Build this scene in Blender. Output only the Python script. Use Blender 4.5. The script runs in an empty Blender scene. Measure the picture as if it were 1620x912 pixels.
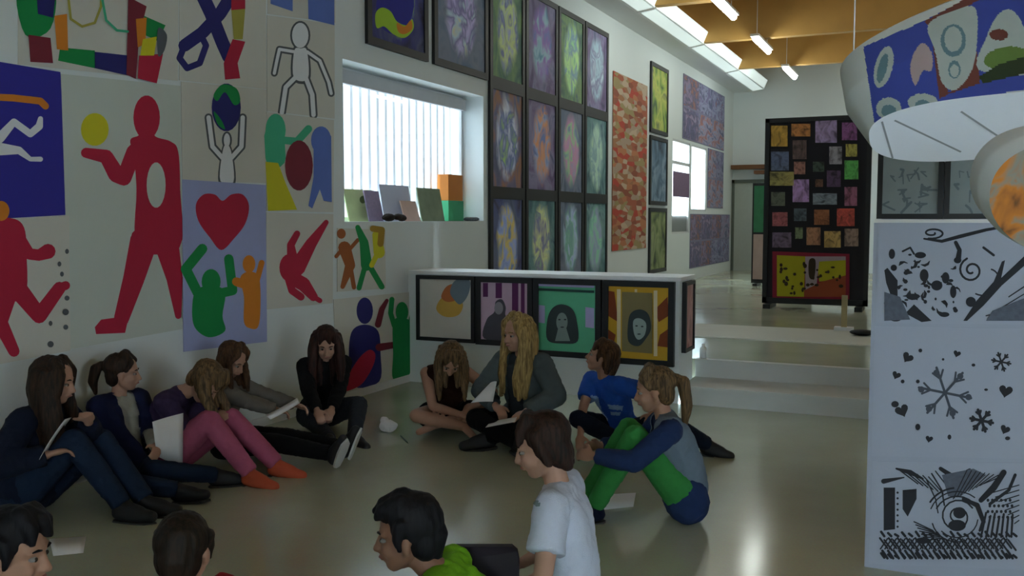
import bpy, bmesh, math, random
import numpy as np
from mathutils import Vector, Matrix, noise
from mathutils.geometry import tessellate_polygon
from mathutils.bvhtree import BVHTree

S = bpy.context.scene
COL = S.collection
# ---------------------------------------------------------------- camera
FPX, PITCH, YAW, EYE = 1478.0, math.radians(4.21), math.radians(24.48), 1.55
CF = Vector((-math.sin(YAW)*math.cos(PITCH), math.cos(YAW)*math.cos(PITCH), -math.sin(PITCH)))
CR = Vector((math.cos(YAW), math.sin(YAW), 0)); CU = CR.cross(CF); CP = Vector((0, 0, EYE))
cd = bpy.data.cameras.new('camera'); cd.sensor_width = 36; cd.lens = FPX/1620*36; cd.clip_start = .05
cam = bpy.data.objects.new('camera', cd); COL.objects.link(cam)
cam.matrix_world = Matrix(((CR.x, CU.x, -CF.x, CP.x), (CR.y, CU.y, -CF.y, CP.y), (CR.z, CU.z, -CF.z, CP.z), (0, 0, 0, 1)))
S.camera = cam
# ---------------------------------------------------------------- world, light, exposure
wd = bpy.data.worlds.new('world'); S.world = wd; wd.use_nodes = True
wd.node_tree.nodes['Background'].inputs[0].default_value = (.76, .91, 1.0, 1)
wd.node_tree.nodes['Background'].inputs[1].default_value = 15.0
TUBE_STRENGTH = 32.0
S.view_settings.view_transform = 'Standard'; S.view_settings.look = 'None'
S.view_settings.exposure = 0.3; S.view_settings.gamma = 1.0; S.view_settings.use_curve_mapping = False
S.cycles.use_denoising = True
S.cycles.max_bounces = 10; S.cycles.diffuse_bounces = 6
S.cycles.sample_clamp_indirect = 6

# ---------------------------------------------------------------- helpers
def lin(h):
    h = h.lstrip('#'); r = []
    for i in (0, 2, 4):
        v = int(h[i:i+2], 16)/255
        r.append(v/12.92 if v <= .04045 else ((v+.055)/1.055)**2.4)
    return r
def ray(px, py): return CF + CR*((px-810)/FPX) - CU*((py-456)/FPX)
def AX(px, py, ax, v):                       # where the sight line meets the plane axis = v
    d = ray(px, py); t = (v-CP[ax])/d[ax]; return CP + d*t
def FL(px, py, z=0): return AX(px, py, 2, z)
MATS = {}
def mat(key, col=None, rough=.75, metal=0, emit=0, var=.06, scale=12, bump=0, spec=.4, trans=0):
    if key in MATS: return MATS[key]
    m = bpy.data.materials.new(key); m.use_nodes = True; nt = m.node_tree; b = nt.nodes['Principled BSDF']
    c = lin(col) if isinstance(col, str) else list(col)
    b.inputs['Roughness'].default_value = rough; b.inputs['Metallic'].default_value = metal
    b.inputs['Specular IOR Level'].default_value = spec
    tc = nt.nodes.new('ShaderNodeTexCoord'); nz = nt.nodes.new('ShaderNodeTexNoise')
    nz.inputs['Scale'].default_value = scale; nz.inputs['Detail'].default_value = 4
    nt.links.new(tc.outputs['Object'], nz.inputs['Vector'])
    mx = nt.nodes.new('ShaderNodeMix'); mx.data_type = 'RGBA'
    mx.inputs[6].default_value = [max(0, x*(1-var)) for x in c]+[1]
    mx.inputs[7].default_value = [min(1, x*(1+var)) for x in c]+[1]
    nt.links.new(nz.outputs['Fac'], mx.inputs[0]); nt.links.new(mx.outputs[2], b.inputs['Base Color'])
    if bump:
        bp = nt.nodes.new('ShaderNodeBump'); bp.inputs['Strength'].default_value = bump; bp.inputs['Distance'].default_value = .01
        n2 = nt.nodes.new('ShaderNodeTexNoise'); n2.inputs['Scale'].default_value = scale*8; n2.inputs['Detail'].default_value = 3
        nt.links.new(tc.outputs['Object'], n2.inputs['Vector'])
        nt.links.new(n2.outputs['Fac'], bp.inputs['Height']); nt.links.new(bp.outputs['Normal'], b.inputs['Normal'])
    if emit:
        b.inputs['Emission Color'].default_value = c+[1]; b.inputs['Emission Strength'].default_value = emit
    if trans: b.inputs['Transmission Weight'].default_value = trans
    MATS[key] = m; return m
def hair_mat(key, dark, light):
    if key in MATS: return MATS[key]
    m = bpy.data.materials.new(key); m.use_nodes = True; nt = m.node_tree; b = nt.nodes['Principled BSDF']
    tc = nt.nodes.new('ShaderNodeTexCoord'); mp = nt.nodes.new('ShaderNodeMapping')
    mp.inputs['Scale'].default_value = (60, 60, 6); nz = nt.nodes.new('ShaderNodeTexNoise')
    nz.inputs['Scale'].default_value = 1.5; nz.inputs['Detail'].default_value = 4; nz.inputs['Distortion'].default_value = .6
    nt.links.new(tc.outputs['Object'], mp.inputs[0]); nt.links.new(mp.outputs[0], nz.inputs['Vector'])
    rp = nt.nodes.new('ShaderNodeValToRGB'); rp.color_ramp.elements[0].position = .35; rp.color_ramp.elements[1].position = .7
    rp.color_ramp.elements[0].color = lin(dark)+[1]; rp.color_ramp.elements[1].color = lin(light)+[1]
    nt.links.new(nz.outputs['Fac'], rp.inputs[0]); nt.links.new(rp.outputs[0], b.inputs['Base Color'])
    bp = nt.nodes.new('ShaderNodeBump'); bp.inputs['Strength'].default_value = .5; bp.inputs['Distance'].default_value = .004
    nt.links.new(nz.outputs['Fac'], bp.inputs['Height']); nt.links.new(bp.outputs['Normal'], b.inputs['Normal'])
    b.inputs['Roughness'].default_value = .65; b.inputs['Specular IOR Level'].default_value = .25
    MATS[key] = m; return m
def abstract(key, cols, seed, scale=2.0, oval=None, dist=.9, grey=0.0, gain=1.0):
    """a child's abstract painting: bands of paint colours, with a paler oval field when oval is given"""
    m = bpy.data.materials.new(key); m.use_nodes = True; nt = m.node_tree; b = nt.nodes['Principled BSDF']; b.inputs['Roughness'].default_value = .7
    mute = lambda h: '#%02x%02x%02x' % tuple(int(int(h[i:i+2], 16)*(1-grey)+g_*grey) for i, g_ in ((1, 150), (3, 164), (5, 176)))
    lift = lambda h: '#%02x%02x%02x' % tuple(min(255, int(int(h[i:i+2], 16)*gain)) for i in (1, 3, 5))
    cols = [mute(h) for h in cols]; oval = [lift(mute(h)) for h in oval] if oval else None
    L = nt.links.new
    uv = nt.nodes.new('ShaderNodeUVMap'); mp = nt.nodes.new('ShaderNodeMapping'); L(uv.outputs[0], mp.inputs[0])
    mp.inputs['Location'].default_value = (seed*3.7, seed*1.9, seed*.7); mp.inputs['Scale'].default_value = (1.2, 1, 1)
    def ramp(src, cs):
        r = nt.nodes.new('ShaderNodeValToRGB'); r.color_ramp.interpolation = 'LINEAR'; e = r.color_ramp.elements
        while len(e) < len(cs): e.new(.5)
        for i, c in enumerate(cs):
            e[i].position = .3+.42*i/max(1, len(cs)-1); e[i].color = lin(c)+[1]
        L(src, r.inputs[0]); return r
    n1 = nt.nodes.new('ShaderNodeTexNoise'); n1.inputs['Scale'].default_value = scale; n1.inputs['Detail'].default_value = 3; n1.inputs['Distortion'].default_value = dist
    L(mp.outputs[0], n1.inputs['Vector']); r1 = ramp(n1.outputs['Fac'], cols); out = r1.outputs[0]
    if oval:
        n2 = nt.nodes.new('ShaderNodeTexNoise'); n2.inputs['Scale'].default_value = scale*1.6; n2.inputs['Detail'].default_value = 2; n2.inputs['Distortion'].default_value = dist
        L(mp.outputs[0], n2.inputs['Vector']); r2 = ramp(n2.outputs['Fac'], oval)
        sp = nt.nodes.new('ShaderNodeVectorMath'); sp.operation = 'SUBTRACT'; sp.inputs[1].default_value = (.5, .52, 0); L(uv.outputs[0], sp.inputs[0])
        sc = nt.nodes.new('ShaderNodeVectorMath'); sc.operation = 'MULTIPLY'; sc.inputs[1].default_value = (1.25, 1, 0); L(sp.outputs[0], sc.inputs[0])
        ln = nt.nodes.new('ShaderNodeVectorMath'); ln.operation = 'LENGTH'; L(sc.outputs[0], ln.inputs[0])
        mr = nt.nodes.new('ShaderNodeMapRange'); mr.inputs[1].default_value = .34; mr.inputs[2].default_value = .47; mr.inputs[3].default_value = 1; mr.inputs[4].default_value = 0
        wb = nt.nodes.new('ShaderNodeMath'); wb.operation = 'MULTIPLY_ADD'; wb.inputs[1].default_value = .34; L(n1.outputs['Fac'], wb.inputs[0]); L(ln.outputs['Value'], wb.inputs[2])
        ws = nt.nodes.new('ShaderNodeMath'); ws.operation = 'SUBTRACT'; ws.inputs[1].default_value = .17; L(wb.outputs[0], ws.inputs[0]); L(ws.outputs[0], mr.inputs[0])
        mx = nt.nodes.new('ShaderNodeMix'); mx.data_type = 'RGBA'; L(mr.outputs[0], mx.inputs[0]); L(r1.outputs[0], mx.inputs[6]); L(r2.outputs[0], mx.inputs[7]); out = mx.outputs[2]
    L(out, b.inputs['Base Color']); return m

class G:                                     # a small mesh collector
    def __init__(s): s.v = []; s.f = []; s.uv = {}; s.mi = []
    def face(s, pts, uv=None, mi=0):
        n = len(s.v); s.v += [Vector(p) for p in pts]; s.f.append(list(range(n, n+len(pts)))); s.mi.append(mi)
        if uv: s.uv[len(s.f)-1] = uv
    def mesh(s, vs, fs, mi=0):
        n = len(s.v); s.v += [Vector(p) for p in vs]
        for f in fs: s.f.append([n+i for i in f]); s.mi.append(mi)
    def box(s, a, b, mi=0):
        (x0, y0, z0), (x1, y1, z1) = a, b
        s.mesh([(x0,y0,z0),(x1,y0,z0),(x1,y1,z0),(x0,y1,z0),(x0,y0,z1),(x1,y0,z1),(x1,y1,z1),(x0,y1,z1)],
               [(0,3,2,1),(4,5,6,7),(0,1,5,4),(1,2,6,5),(2,3,7,6),(3,0,4,7)], mi)
    def slab(s, q, n, t, mi=0):              # quad q thickened by t along n
        n = Vector(n)*t; q = [Vector(p) for p in q]
        s.mesh(q+[p+n for p in q], [(3,2,1,0),(4,5,6,7),(0,1,5,4),(1,2,6,5),(2,3,7,6),(3,0,4,7)], mi)
    def tube(s, pts, r, n=8, mi=0, cap=True):
        pts = [Vector(p) for p in pts]; rs = r if isinstance(r, (list, tuple)) else [r]*len(pts); rings = []
        base = len(s.v)
        for i, p in enumerate(pts):
            d = (pts[min(i+1, len(pts)-1)]-pts[max(i-1, 0)]).normalized()
            u = d.cross(Vector((0,0,1)) if abs(d.z) < .9 else Vector((1,0,0))).normalized(); w = d.cross(u)
            for k in range(n):
                a = 2*math.pi*k/n; s.v.append(p+(u*math.cos(a)+w*math.sin(a))*rs[i])
        for i in range(len(pts)-1):
            for k in range(n):
                s.f.append([base+i*n+k, base+i*n+(k+1)%n, base+(i+1)*n+(k+1)%n, base+(i+1)*n+k]); s.mi.append(mi)
        if cap:
            s.f.append([base+k for k in range(n)][::-1]); s.mi.append(mi)
            s.f.append([base+(len(pts)-1)*n+k for k in range(n)]); s.mi.append(mi)
    def ell(s, c, r, R=None, nu=14, nv=9, mi=0):
        c = Vector(c); base = len(s.v); R = R or Matrix.Identity(3)
        vs = [c+R@Vector((0,0,r[2]))]
        for i in range(1, nv):
            t = math.pi*i/nv
            for k in range(nu):
                a = 2*math.pi*k/nu; vs.append(c+R@Vector((r[0]*math.sin(t)*math.cos(a), r[1]*math.sin(t)*math.sin(a), r[2]*math.cos(t))))
        vs.append(c-R@Vector((0,0,r[2]))); fs = []
        for k in range(nu):
            fs.append((0, 1+k, 1+(k+1)%nu)); fs.append((len(vs)-1, 1+(nv-2)*nu+(k+1)%nu, 1+(nv-2)*nu+k))
        for i in range(nv-2):
            for k in range(nu):
                fs.append((1+i*nu+k, 1+(i+1)*nu+k, 1+(i+1)*nu+(k+1)%nu, 1+i*nu+(k+1)%nu))
        s.mesh(vs, fs, mi)
    def build(s, name, mats, parent=None, loc=None, smooth=False, fix=True):
        if loc is None:
            if parent is not None: loc = Vector((0,0,0))
            else:
                lo = [min(v[i] for v in s.v) for i in range(3)]; hi = [max(v[i] for v in s.v) for i in range(3)]
                loc = Vector(((lo[0]+hi[0])/2, (lo[1]+hi[1])/2, lo[2]))
        base = wloc(parent) if parent is not None else Vector((0,0,0))
        o_at = base+Vector(loc) if parent is not None else Vector(loc)
        me = bpy.data.meshes.new(name); me.from_pydata([tuple(v-o_at) for v in s.v], [], s.f)
        if not isinstance(mats, (list, tuple)): mats = [mats]
        for m in mats: me.materials.append(m)
        me.polygons.foreach_set('material_index', s.mi)
        if s.uv:
            ul = me.uv_layers.new(name='UVMap')
            for fi, uv in s.uv.items():
                for li, c in zip(me.polygons[fi].loop_indices, uv): ul.data[li].uv = c
        if smooth: me.polygons.foreach_set('use_smooth', [True]*len(me.polygons))
        if fix:
            bm = bmesh.new(); bm.from_mesh(me); bmesh.ops.recalc_face_normals(bm, faces=bm.faces); bm.to_mesh(me); bm.free()
        o = bpy.data.objects.new(name, me); COL.objects.link(o); o.location = loc
        if parent is not None: o.parent = parent
        return o
def wloc(o):
    p = Vector(o.location)
    while o.parent: o = o.parent; p += o.location
    return p
def tag(o, label=None, cat=None, group=None, kind=None):
    if label: o['label'] = label
    if cat: o['category'] = cat
    if group: o['group'] = group
    if kind: o['kind'] = kind
    return o
def empty(name, loc, label, cat, group=None):
    o = bpy.data.objects.new(name, None); COL.objects.link(o); o.location = loc; o.empty_display_size = .1
    return tag(o, label, cat, group)
def struct(o): o['kind'] = 'structure'; return o
def catmull(p, n=5):
    r = []; k = len(p)
    for i in range(k):
        a, b, c, d = (Vector(p[(i+j-1) % k]) for j in range(4))
        for t in range(n):
            t /= n
            r.append(tuple(.5*((2*b)+(c-a)*t+(2*a-5*b+4*c-d)*t*t+(3*b-a-3*c+d)*t**3)))
    return r
def ellpts(cx, cy, rx, ry, rot=0, n=22):
    c, s_ = math.cos(rot), math.sin(rot)
    return [(cx+rx*math.cos(a)*c-ry*math.sin(a)*s_, cy+rx*math.cos(a)*s_+ry*math.sin(a)*c) for a in (2*math.pi*i/n for i in range(n))]
class Plane:                                  # picture plane standing in the room: axis, value, outward sign
    def __init__(s, ax, v, sg): s.ax, s.v, s.sg = ax, v, sg
    def at(s, px, py, off=0): return AX(px, py, s.ax, s.v+s.sg*off)
    def n(s): n = Vector((0,0,0)); n[s.ax] = s.sg; return n
def fill(g, pts, pl, off, mi=0):
    P = [pl.at(x, y, off) for x, y in pts]
    tris = tessellate_polygon([[Vector((x, y, 0)) for x, y in pts]])
    g.mesh(P, [tuple(t) for t in tris], mi)
def stroke(g, pts, w, pl, off, mi=0):
    ws = w if isinstance(w, (list, tuple)) else [w]*len(pts)
    for i in range(len(pts)-1):
        a, b = Vector(pts[i]), Vector(pts[i+1]); d = b-a
        if d.length < 1e-6: continue
        d.normalize(); nn = Vector((-d.y, d.x)); wa, wb = ws[i]/2, ws[i+1]/2
        fill(g, [tuple(a+nn*wa), tuple(b+nn*wb), tuple(b-nn*wb), tuple(a-nn*wa)], pl, off+i*1e-5, mi)
    for i, p in enumerate(pts): fill(g, ellpts(p[0], p[1], ws[i]/2, ws[i]/2, 0, 12), pl, off+i*1.3e-5+4e-6, mi)
SPLIT = {'rainbow_arm', 'red_boot', 'rust_shape', 'grey_wash', 'purple_stripe', 'lilac_block', 'cream_bar', 'blue_patch', 'yellow_field', 'green_land', 'white_legs', 'maroon_arm'}
STUFF = {'ink_drawing', 'dark_dot', 'small_mark', 'pencil_drawing', 'facial_feature'}
TOPS = {}                                     # how far the topmost print of a picture stands off its wall
def paint(name, pl, off, m, parent, polys=(), smooth=(), strokes=(), ells=()):
    if parent in TOPS: TOPS[parent] += .0009; off = TOPS[parent]
    n_ = len(polys)+len(smooth)+len(strokes)+len(ells)
    if name in SPLIT and n_ > 1:
        for kw in [dict(polys=[q]) for q in polys]+[dict(smooth=[q]) for q in smooth]+[dict(strokes=[q]) for q in strokes]+[dict(ells=[q]) for q in ells]: paint(name, pl, off, m, parent, **kw)
        return
    g = G(); k = 0
    for p in polys: fill(g, p, pl, off+k*2e-5); k += 1
    for p in smooth: fill(g, catmull(p), pl, off+k*2e-5); k += 1
    for e in ells: fill(g, ellpts(*e), pl, off+k*2e-5); k += 1
    for p, w in strokes: stroke(g, p, w, pl, off+k*2e-5); k += 1
    o = g.build(name, m, parent, fix=False)
    nrm = pl.n()                              # faces look outward
    bm = bmesh.new(); bm.from_mesh(o.data)
    for f in bm.faces:
        if f.normal.dot(nrm) < 0: f.normal_flip()
    bm.to_mesh(o.data); bm.free()
    if name in STUFF: o['kind'] = 'stuff'
    return o
def sheet(name, pl, quad, m, off, label, cat, group=None, t=.003):
    g = G(); q = [pl.at(x, y, off) for x, y in quad]; g.slab(q, pl.n(), t)
    o = tag(g.build(name, m), label, cat, group); TOPS[o] = off+t; return o
# ---------------------------------------------------------------- materials of the room
WHITE = mat('white_wall_paint', (.70, .755, .765), .6, var=.02, scale=2)
TRIM = mat('white_trim_paint', (.78, .79, .8), .5, var=.02)
BLACK = mat('black_frame_paint', (.012, .013, .015), .5)
PAPER = mat('white_paper', (.80, .81, .83), .8, var=.02)
CREAM = mat('cream_paper', (.63, .62, .565), .85, var=.05, scale=3)
WOOD = mat('varnished_pine', '#c79a55', .5, var=.14, scale=3, bump=.05)
WOOD2 = mat('pine_boards', '#b98d4c', .55, var=.14, scale=2)
def floor_mat():
    m = bpy.data.materials.new('polished_terrazzo'); m.use_nodes = True; nt = m.node_tree; b = nt.nodes['Principled BSDF']; L = nt.links.new
    tc = nt.nodes.new('ShaderNodeTexCoord'); n1 = nt.nodes.new('ShaderNodeTexNoise'); n1.inputs['Scale'].default_value = 1.3; n1.inputs['Detail'].default_value = 5
    n2 = nt.nodes.new('ShaderNodeTexNoise'); n2.inputs['Scale'].default_value = 90; n2.inputs['Detail'].default_value = 2
    L(tc.outputs['Object'], n1.inputs['Vector']); L(tc.outputs['Object'], n2.inputs['Vector'])
    r = nt.nodes.new('ShaderNodeValToRGB'); r.color_ramp.elements[0].position = .3; r.color_ramp.elements[1].position = .7
    r.color_ramp.elements[0].color = (.44, .475, .36, 1); r.color_ramp.elements[1].color = (.53, .555, .44, 1); L(n1.outputs['Fac'], r.inputs[0])
    mx = nt.nodes.new('ShaderNodeMix'); mx.data_type = 'RGBA'; mx.blend_type = 'MULTIPLY'; mx.inputs[0].default_value = .18
    L(r.outputs[0], mx.inputs[6]); L(n2.outputs['Color'], mx.inputs[7]); L(mx.outputs[2], b.inputs['Base Color'])
    mr = nt.nodes.new('ShaderNodeMapRange'); mr.inputs[3].default_value = .10; mr.inputs[4].default_value = .22; L(n1.outputs['Fac'], mr.inputs[0]); L(mr.outputs[0], b.inputs['Roughness'])
    b.inputs['Specular IOR Level'].default_value = .5; return m
FLOOR = floor_mat()
GLASS = bpy.data.materials.new('window_glass'); GLASS.use_nodes = True
_n = GLASS.node_tree; _n.nodes.remove(_n.nodes['Principled BSDF']); _t = _n.nodes.new('ShaderNodeBsdfTransparent'); _g = _n.nodes.new('ShaderNodeBsdfGlossy'); _g.inputs['Roughness'].default_value = .02
_f = _n.nodes.new('ShaderNodeFresnel'); _f.inputs[0].default_value = 1.45; _m = _n.nodes.new('ShaderNodeMixShader'); _t.inputs[0].default_value = (.93, .96, .95, 1)
_n.links.new(_f.outputs[0], _m.inputs[0]); _n.links.new(_t.outputs[0], _m.inputs[1]); _n.links.new(_g.outputs[0], _m.inputs[2]); _n.links.new(_m.outputs[0], _n.nodes['Material Output'].inputs[0])

# ---------------------------------------------------------------- room shell
WX, PY, BY, RX, NY, CZ = -4.57, 7.66, 22.9, 7.0, -4.0, 5.3
LW = Plane(0, WX, 1)
def wall_grid(name, ax, v, t, a0, a1, z1, holes, m, z0=0.0):
    """wall in the plane axis=v with thickness t (towards outside) and rectangular holes (a0,a1,z0,z1)"""
    A = sorted({a0, a1}|{h[0] for h in holes}|{h[1] for h in holes}); Z = sorted({z0, z1}|{h[2] for h in holes}|{h[3] for h in holes})
    g = G()
    inh = lambda a, z: any(h[0] < a < h[1] and h[2] < z < h[3] for h in holes)
    def P(a, z, d): return (v+d, a, z) if ax == 0 else (a, v+d, z)
    for i in range(len(A)-1):
        for j in range(len(Z)-1):
            if not inh((A[i]+A[i+1])/2, (Z[j]+Z[j+1])/2):
                for d in (0, t): g.face([P(A[i],Z[j],d),P(A[i+1],Z[j],d),P(A[i+1],Z[j+1],d),P(A[i],Z[j+1],d)])
    for h in holes:
        for (p, q) in (((h[0],h[2]),(h[1],h[2])),((h[1],h[2]),(h[1],h[3])),((h[1],h[3]),(h[0],h[3])),((h[0],h[3]),(h[0],h[2]))):
            g.face([P(*p,0),P(*q,0),P(*q,t),P(*p,t)])
    return struct(g.build(name, m, loc=(v if ax == 0 else (a0+a1)/2, (a0+a1)/2 if ax == 0 else v, z0), fix=False))
W1 = (6.62, 9.28, 1.53, 2.89); W2 = (17.3, 18.66, 1.27, 3.06); W3 = (18.78, 20.1, 1.72, 3.06)
wall_grid('wall_left', 0, WX, -.36, NY, BY+.3, CZ, [W1, W2, W3], WHITE)
wall_grid('wall_back', 1, BY, .3, WX-.36, RX, CZ, [], WHITE)
wall_grid('wall_right', 0, RX, .3, NY, BY, CZ, [(-1.6, 0.2, 1.1, 2.7)], WHITE)
wall_grid('wall_rear', 1, NY, -.3, WX-.36, RX+.3, CZ, [(0.6, 2.4, 1.1, 2.6)], WHITE)
g = G(); g.box((WX-.36, NY-.3, -.2), (RX+.3, PY, 0)); struct(g.build('floor', FLOOR))
U0, U1, UZ = PY, 8.19, .31
g = G(); g.box((WX, U1, -.2), (RX, BY, UZ)); struct(g.build('floor_upper', FLOOR))
STEP = mat('pale_stone_step', (.60, .62, .60), .35, var=.05, scale=5)
g = G(); g.box((-1.93, U0, 0), (RX, U1, .155)); g.box((-1.93, U0-.012, .128), (RX, U0, .155)); o = struct(g.build('step', STEP))
g = G(); g.box((-1.93, U1-.02, .155), (RX, U1+.05, UZ+.003)); g.box((-1.93, U1-.035, UZ-.03), (RX, U1-.02, UZ+.003)); struct(g.build('step', STEP))
g = G(); g.box((-3.2, 9.72, UZ), (RX, 10.9, UZ+.012)); struct(g.build('floor_band', mat('matte_pale_band', (.62, .63, .57), .6, var=.04, scale=3)))
g = G(); g.box((WX, NY, CZ), (RX, BY, CZ+.15)); struct(g.build('ceiling', WOOD2))
k = 0
for y in (-2.1, 1.0, 4.1, 7.2, 10.3, 13.4, 16.5, 19.6):
    g = G(); g.box((WX, y-.08, 4.62), (RX, y+.08, CZ)); struct(g.build('ceiling_beam', WOOD)); k += 1
# soffit along the top of the left wall with a light box in every bay
g = G(); g.box((WX, NY, 4.58), (-4.12, BY, 4.74)); g.box((WX, NY, 4.74), (-4.3, BY, 5.29)); struct(g.build('trim_1', TRIM))
g = G(); g.box((WX, NY, .0), (WX+.012, PY, .07)); struct(g.build('baseboard_left', TRIM))
DIFF = mat('opal_diffuser', (.82, .95, .93), .4, emit=.45)
for i, y in enumerate((7.23, 10.33, 13.43, 16.53, 19.63)):
    r = empty('light_box', (-3.93, y+1.52, 4.56), ['sloping white light box under the ceiling, nearest of the row along the left wall', 'sloping white light box along the left wall, above the tall grid of paintings', 'sloping white light box along the left wall, above the red strip of drawings', 'sloping white light box along the left wall, above the large purple mural', 'sloping white light box along the left wall, farthest one by the back wall'][i], 'light box', 'light boxes along the left wall')
    g = G(); y0, y1 = y, y+3.04
    g.mesh([(-4.11,y0,4.56),(-3.82,y0,4.60),(-3.74,y0,4.80),(-4.11,y0,4.80),(-4.11,y1,4.56),(-3.82,y1,4.60),(-3.74,y1,4.80),(-4.11,y1,4.80)],
           [(0,1,2,3),(7,6,5,4),(0,4,5,1),(2,6,7,3),(3,7,4,0),(1,5,6,2)]); g.build('housing', TRIM, r)
    g = G(); g.face([(-3.815,y0+.05,4.612),(-3.815,y1-.05,4.612),(-3.737,y1-.05,4.79),(-3.737,y0+.05,4.79)]); g.face([(-3.84,y0+.05,4.594),(-4.06,y0+.05,4.563),(-4.06,y1-.05,4.563),(-3.84,y1-.05,4.594)]); g.build('diffuser', DIFF, r, fix=False)
TUBE = mat('lit_fluorescent_tube', (.93, 1, .93), .4, emit=TUBE_STRENGTH, var=0)
def tube_light(x, y, label, dim=False):
    r = empty('ceiling_light', (x, y, 4.49), label, 'ceiling light', 'fluorescent ceiling lights')
    g = G(); g.box((x-.07, y-.72, 4.53), (x+.07, y+.72, 4.57)); g.build('housing', TRIM, r)
    g = G(); g.tube([(x, y-.68, 4.50), (x, y+.68, 4.50)], .045, 10); g.build('tube', TUBE, r, smooth=True)
    for s in (-.5, .5):
        g = G(); g.tube([(x, y+s, 4.57), (x, y+s, CZ)], .006, 6); g.build('hanger', TRIM, r)
for i, y in enumerate((13.35, 16.45, 19.75)):
    tube_light(-2.82, y, ['nearest of the three lit tube lights under the wooden beams', 'middle of the three lit tube lights under the wooden beams', 'farthest and smallest lit tube light near the back wall'][i])
for i, y in enumerate((13.35, 16.45, 19.75)):
    tube_light(2.6, y, 'added tube light of an unseen right-hand row, %s' % ['nearest', 'middle one', 'farthest'][i])  # second row out of view, added for its light on the room

# ---------------------------------------------------------------- windows
FRM = mat('pale_window_frame', (.62, .64, .66), .4)
FIN = mat('grey_sunshade_fin', (.46, .47, .50), .5)
def window(name, W, fins, bars, blind, dep=.30):
    y0, y1, z0, z1 = W; x = WX-dep
    r = bpy.data.objects.new(name, None); COL.objects.link(r); r.location = (WX-.3, (y0+y1)/2, z0); struct(r)
    g = G(); t = .04
    for a, b in (((x,y0,z0),(x+.05,y0+t,z1)),((x,y1-t,z0),(x+.05,y1,z1)),((x,y0,z0),(x+.05,y1,z0+t)),((x,y0,z1-t),(x+.05,y1,z1))): g.box(a, b)
    for (u, v, w) in bars:
        if u == 'h': g.box((x, y0, v), (x+.05, y1, v+w))
        else: g.box((x, v, z0), (x+.05, v+w, z1))
    g.build('window_frame', FRM, r)
    g = G(); g.face([(x+.02, y0+t, z0+t), (x+.02, y1-t, z0+t), (x+.02, y1-t, z1-t), (x+.02, y0+t, z1-t)]); g.build('pane', GLASS, r, fix=False)
    if fins:
        n = fins; st = (y1-y0+.6)/n
        for i in range(n):
            yy = y0-.1+st*(i+.5); g = G(); g.box((x-.22, yy-.022, z0-.2), (x-.10, yy+.022, z1+.2)); g.build('sunshade_fin', FIN, r)
    if blind:
        g = G(); g.box((x+.055, y0+.03, z1-.15), (x+.10, y1-.03, z1-.03)); g.build('roller_blind', mat('grey_roller_blind', (.5, .5, .52), .8), r)
    return r
window('window_1', W1, 22, [], True)
w2 = window('window_2', W2, 0, [('h', 2.60, .06)], False, .06)
g = G(); g.box((WX-.055, W2[0]+.04, 1.29), (WX-.05, W2[1]-.04, 1.62)); g.build('frosted_panel', mat('frosted_grey_panel', (.5, .5, .5), .7), w2)
window('window_3', W3, 0, [], False, .06)
# a pale paved yard wall outside the large window, seen through the fins
g = G(); g.box((WX-7, 2, -.2), (WX-6.8, 34, 1.9)); struct(g.build('wall_yard', mat('yard_wall_render', (.7, .68, .66), .9)))
g = G(); g.box((WX-7, -6, -.25), (WX-.36, 34, -.2)); struct(g.build('yard_ground', mat('yard_paving', (.5, .48, .45), .9)))

# ---------------------------------------------------------------- parapet with its slab
PX1 = -1.95
g = G(); g.box((WX, PY, 0), (PX1, 8.14, 1.035)); struct(g.build('wall_parapet', WHITE))
g = G(); g.box((WX, PY-.015, 1.035), (PX1+.015, 8.155, 1.065)); struct(g.build('trim_2', TRIM))

# ---------------------------------------------------------------- pictures on the left wall: the children's big figures
def C(k, h): return mat('paint_'+k, h, .8, var=.07, scale=6)
RED = C('red', '#b52140'); BLUE = C('blue', '#2f2f8f'); NAVY = C('navy', '#26266e'); GREEN = C('green', '#128a48'); YEL = C('yellow', '#d0c828')
ORG = C('orange', '#d9842a'); TEAL = C('teal', '#45b48c'); SKY = C('sky', '#5f78c4'); MAR = C('maroon', '#7a2838'); OLV = C('olive', '#a8a04a'); WHT = C('white', '#e6e9ee')
LINE = C('charcoal', '#555b61'); LILAC = mat('lilac_paper', '#a3abd8', .85, var=.04); PURP = C('purple', '#5b3d86'); BRN = C('brown', '#6e3b24'); BLU2 = mat('blue_paper', '#34309a', .85, var=.05)
LIME = C('lime', '#6fae2c')
GF = 'large figure paintings on the left wall'
def poster(quad, m, off, label): return sheet('figure_painting', LW, quad, m, off, label, 'painting', GF)
E1 = .0045
p = poster([(28,-55),(282,-55),(281,128),(28,102)], CREAM, .002, 'cream painting of rainbow coloured blocks around an open square, top left of the wall')
paint('rainbow_arm', LW, E1, GREEN, p, smooth=[[(28,-20),(85,-20),(80,45),(40,55)]], polys=[[(95,75),(150,80),(150,108),(92,96)],[(228,25),(262,40),(250,65),(228,55)]])
paint('rainbow_arm', LW, E1+.0003, NAVY, p, polys=[[(58,-10),(88,-10),(84,28),(60,22)],[(150,82),(205,88),(205,120),(150,108)]])
paint('rainbow_arm', LW, E1+.0003, MAR, p, polys=[[(45,55),(80,60),(84,100),(48,98)],[(203,-5),(232,10),(220,60),(215,125),(200,118)]])
paint('rainbow_arm', LW, E1+.0006, ORG, p, polys=[[(86,25),(106,22),(108,80),(90,78)],[(215,30),(232,28),(230,70),(218,75)]])
paint('rainbow_arm', LW, E1+.0006, RED, p, polys=[[(220,88),(258,85),(248,132),(218,124)]])
paint('rainbow_arm', LW, E1+.0009, YEL, p, polys=[[(226,62),(248,58),(244,88),(222,88)]])
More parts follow.
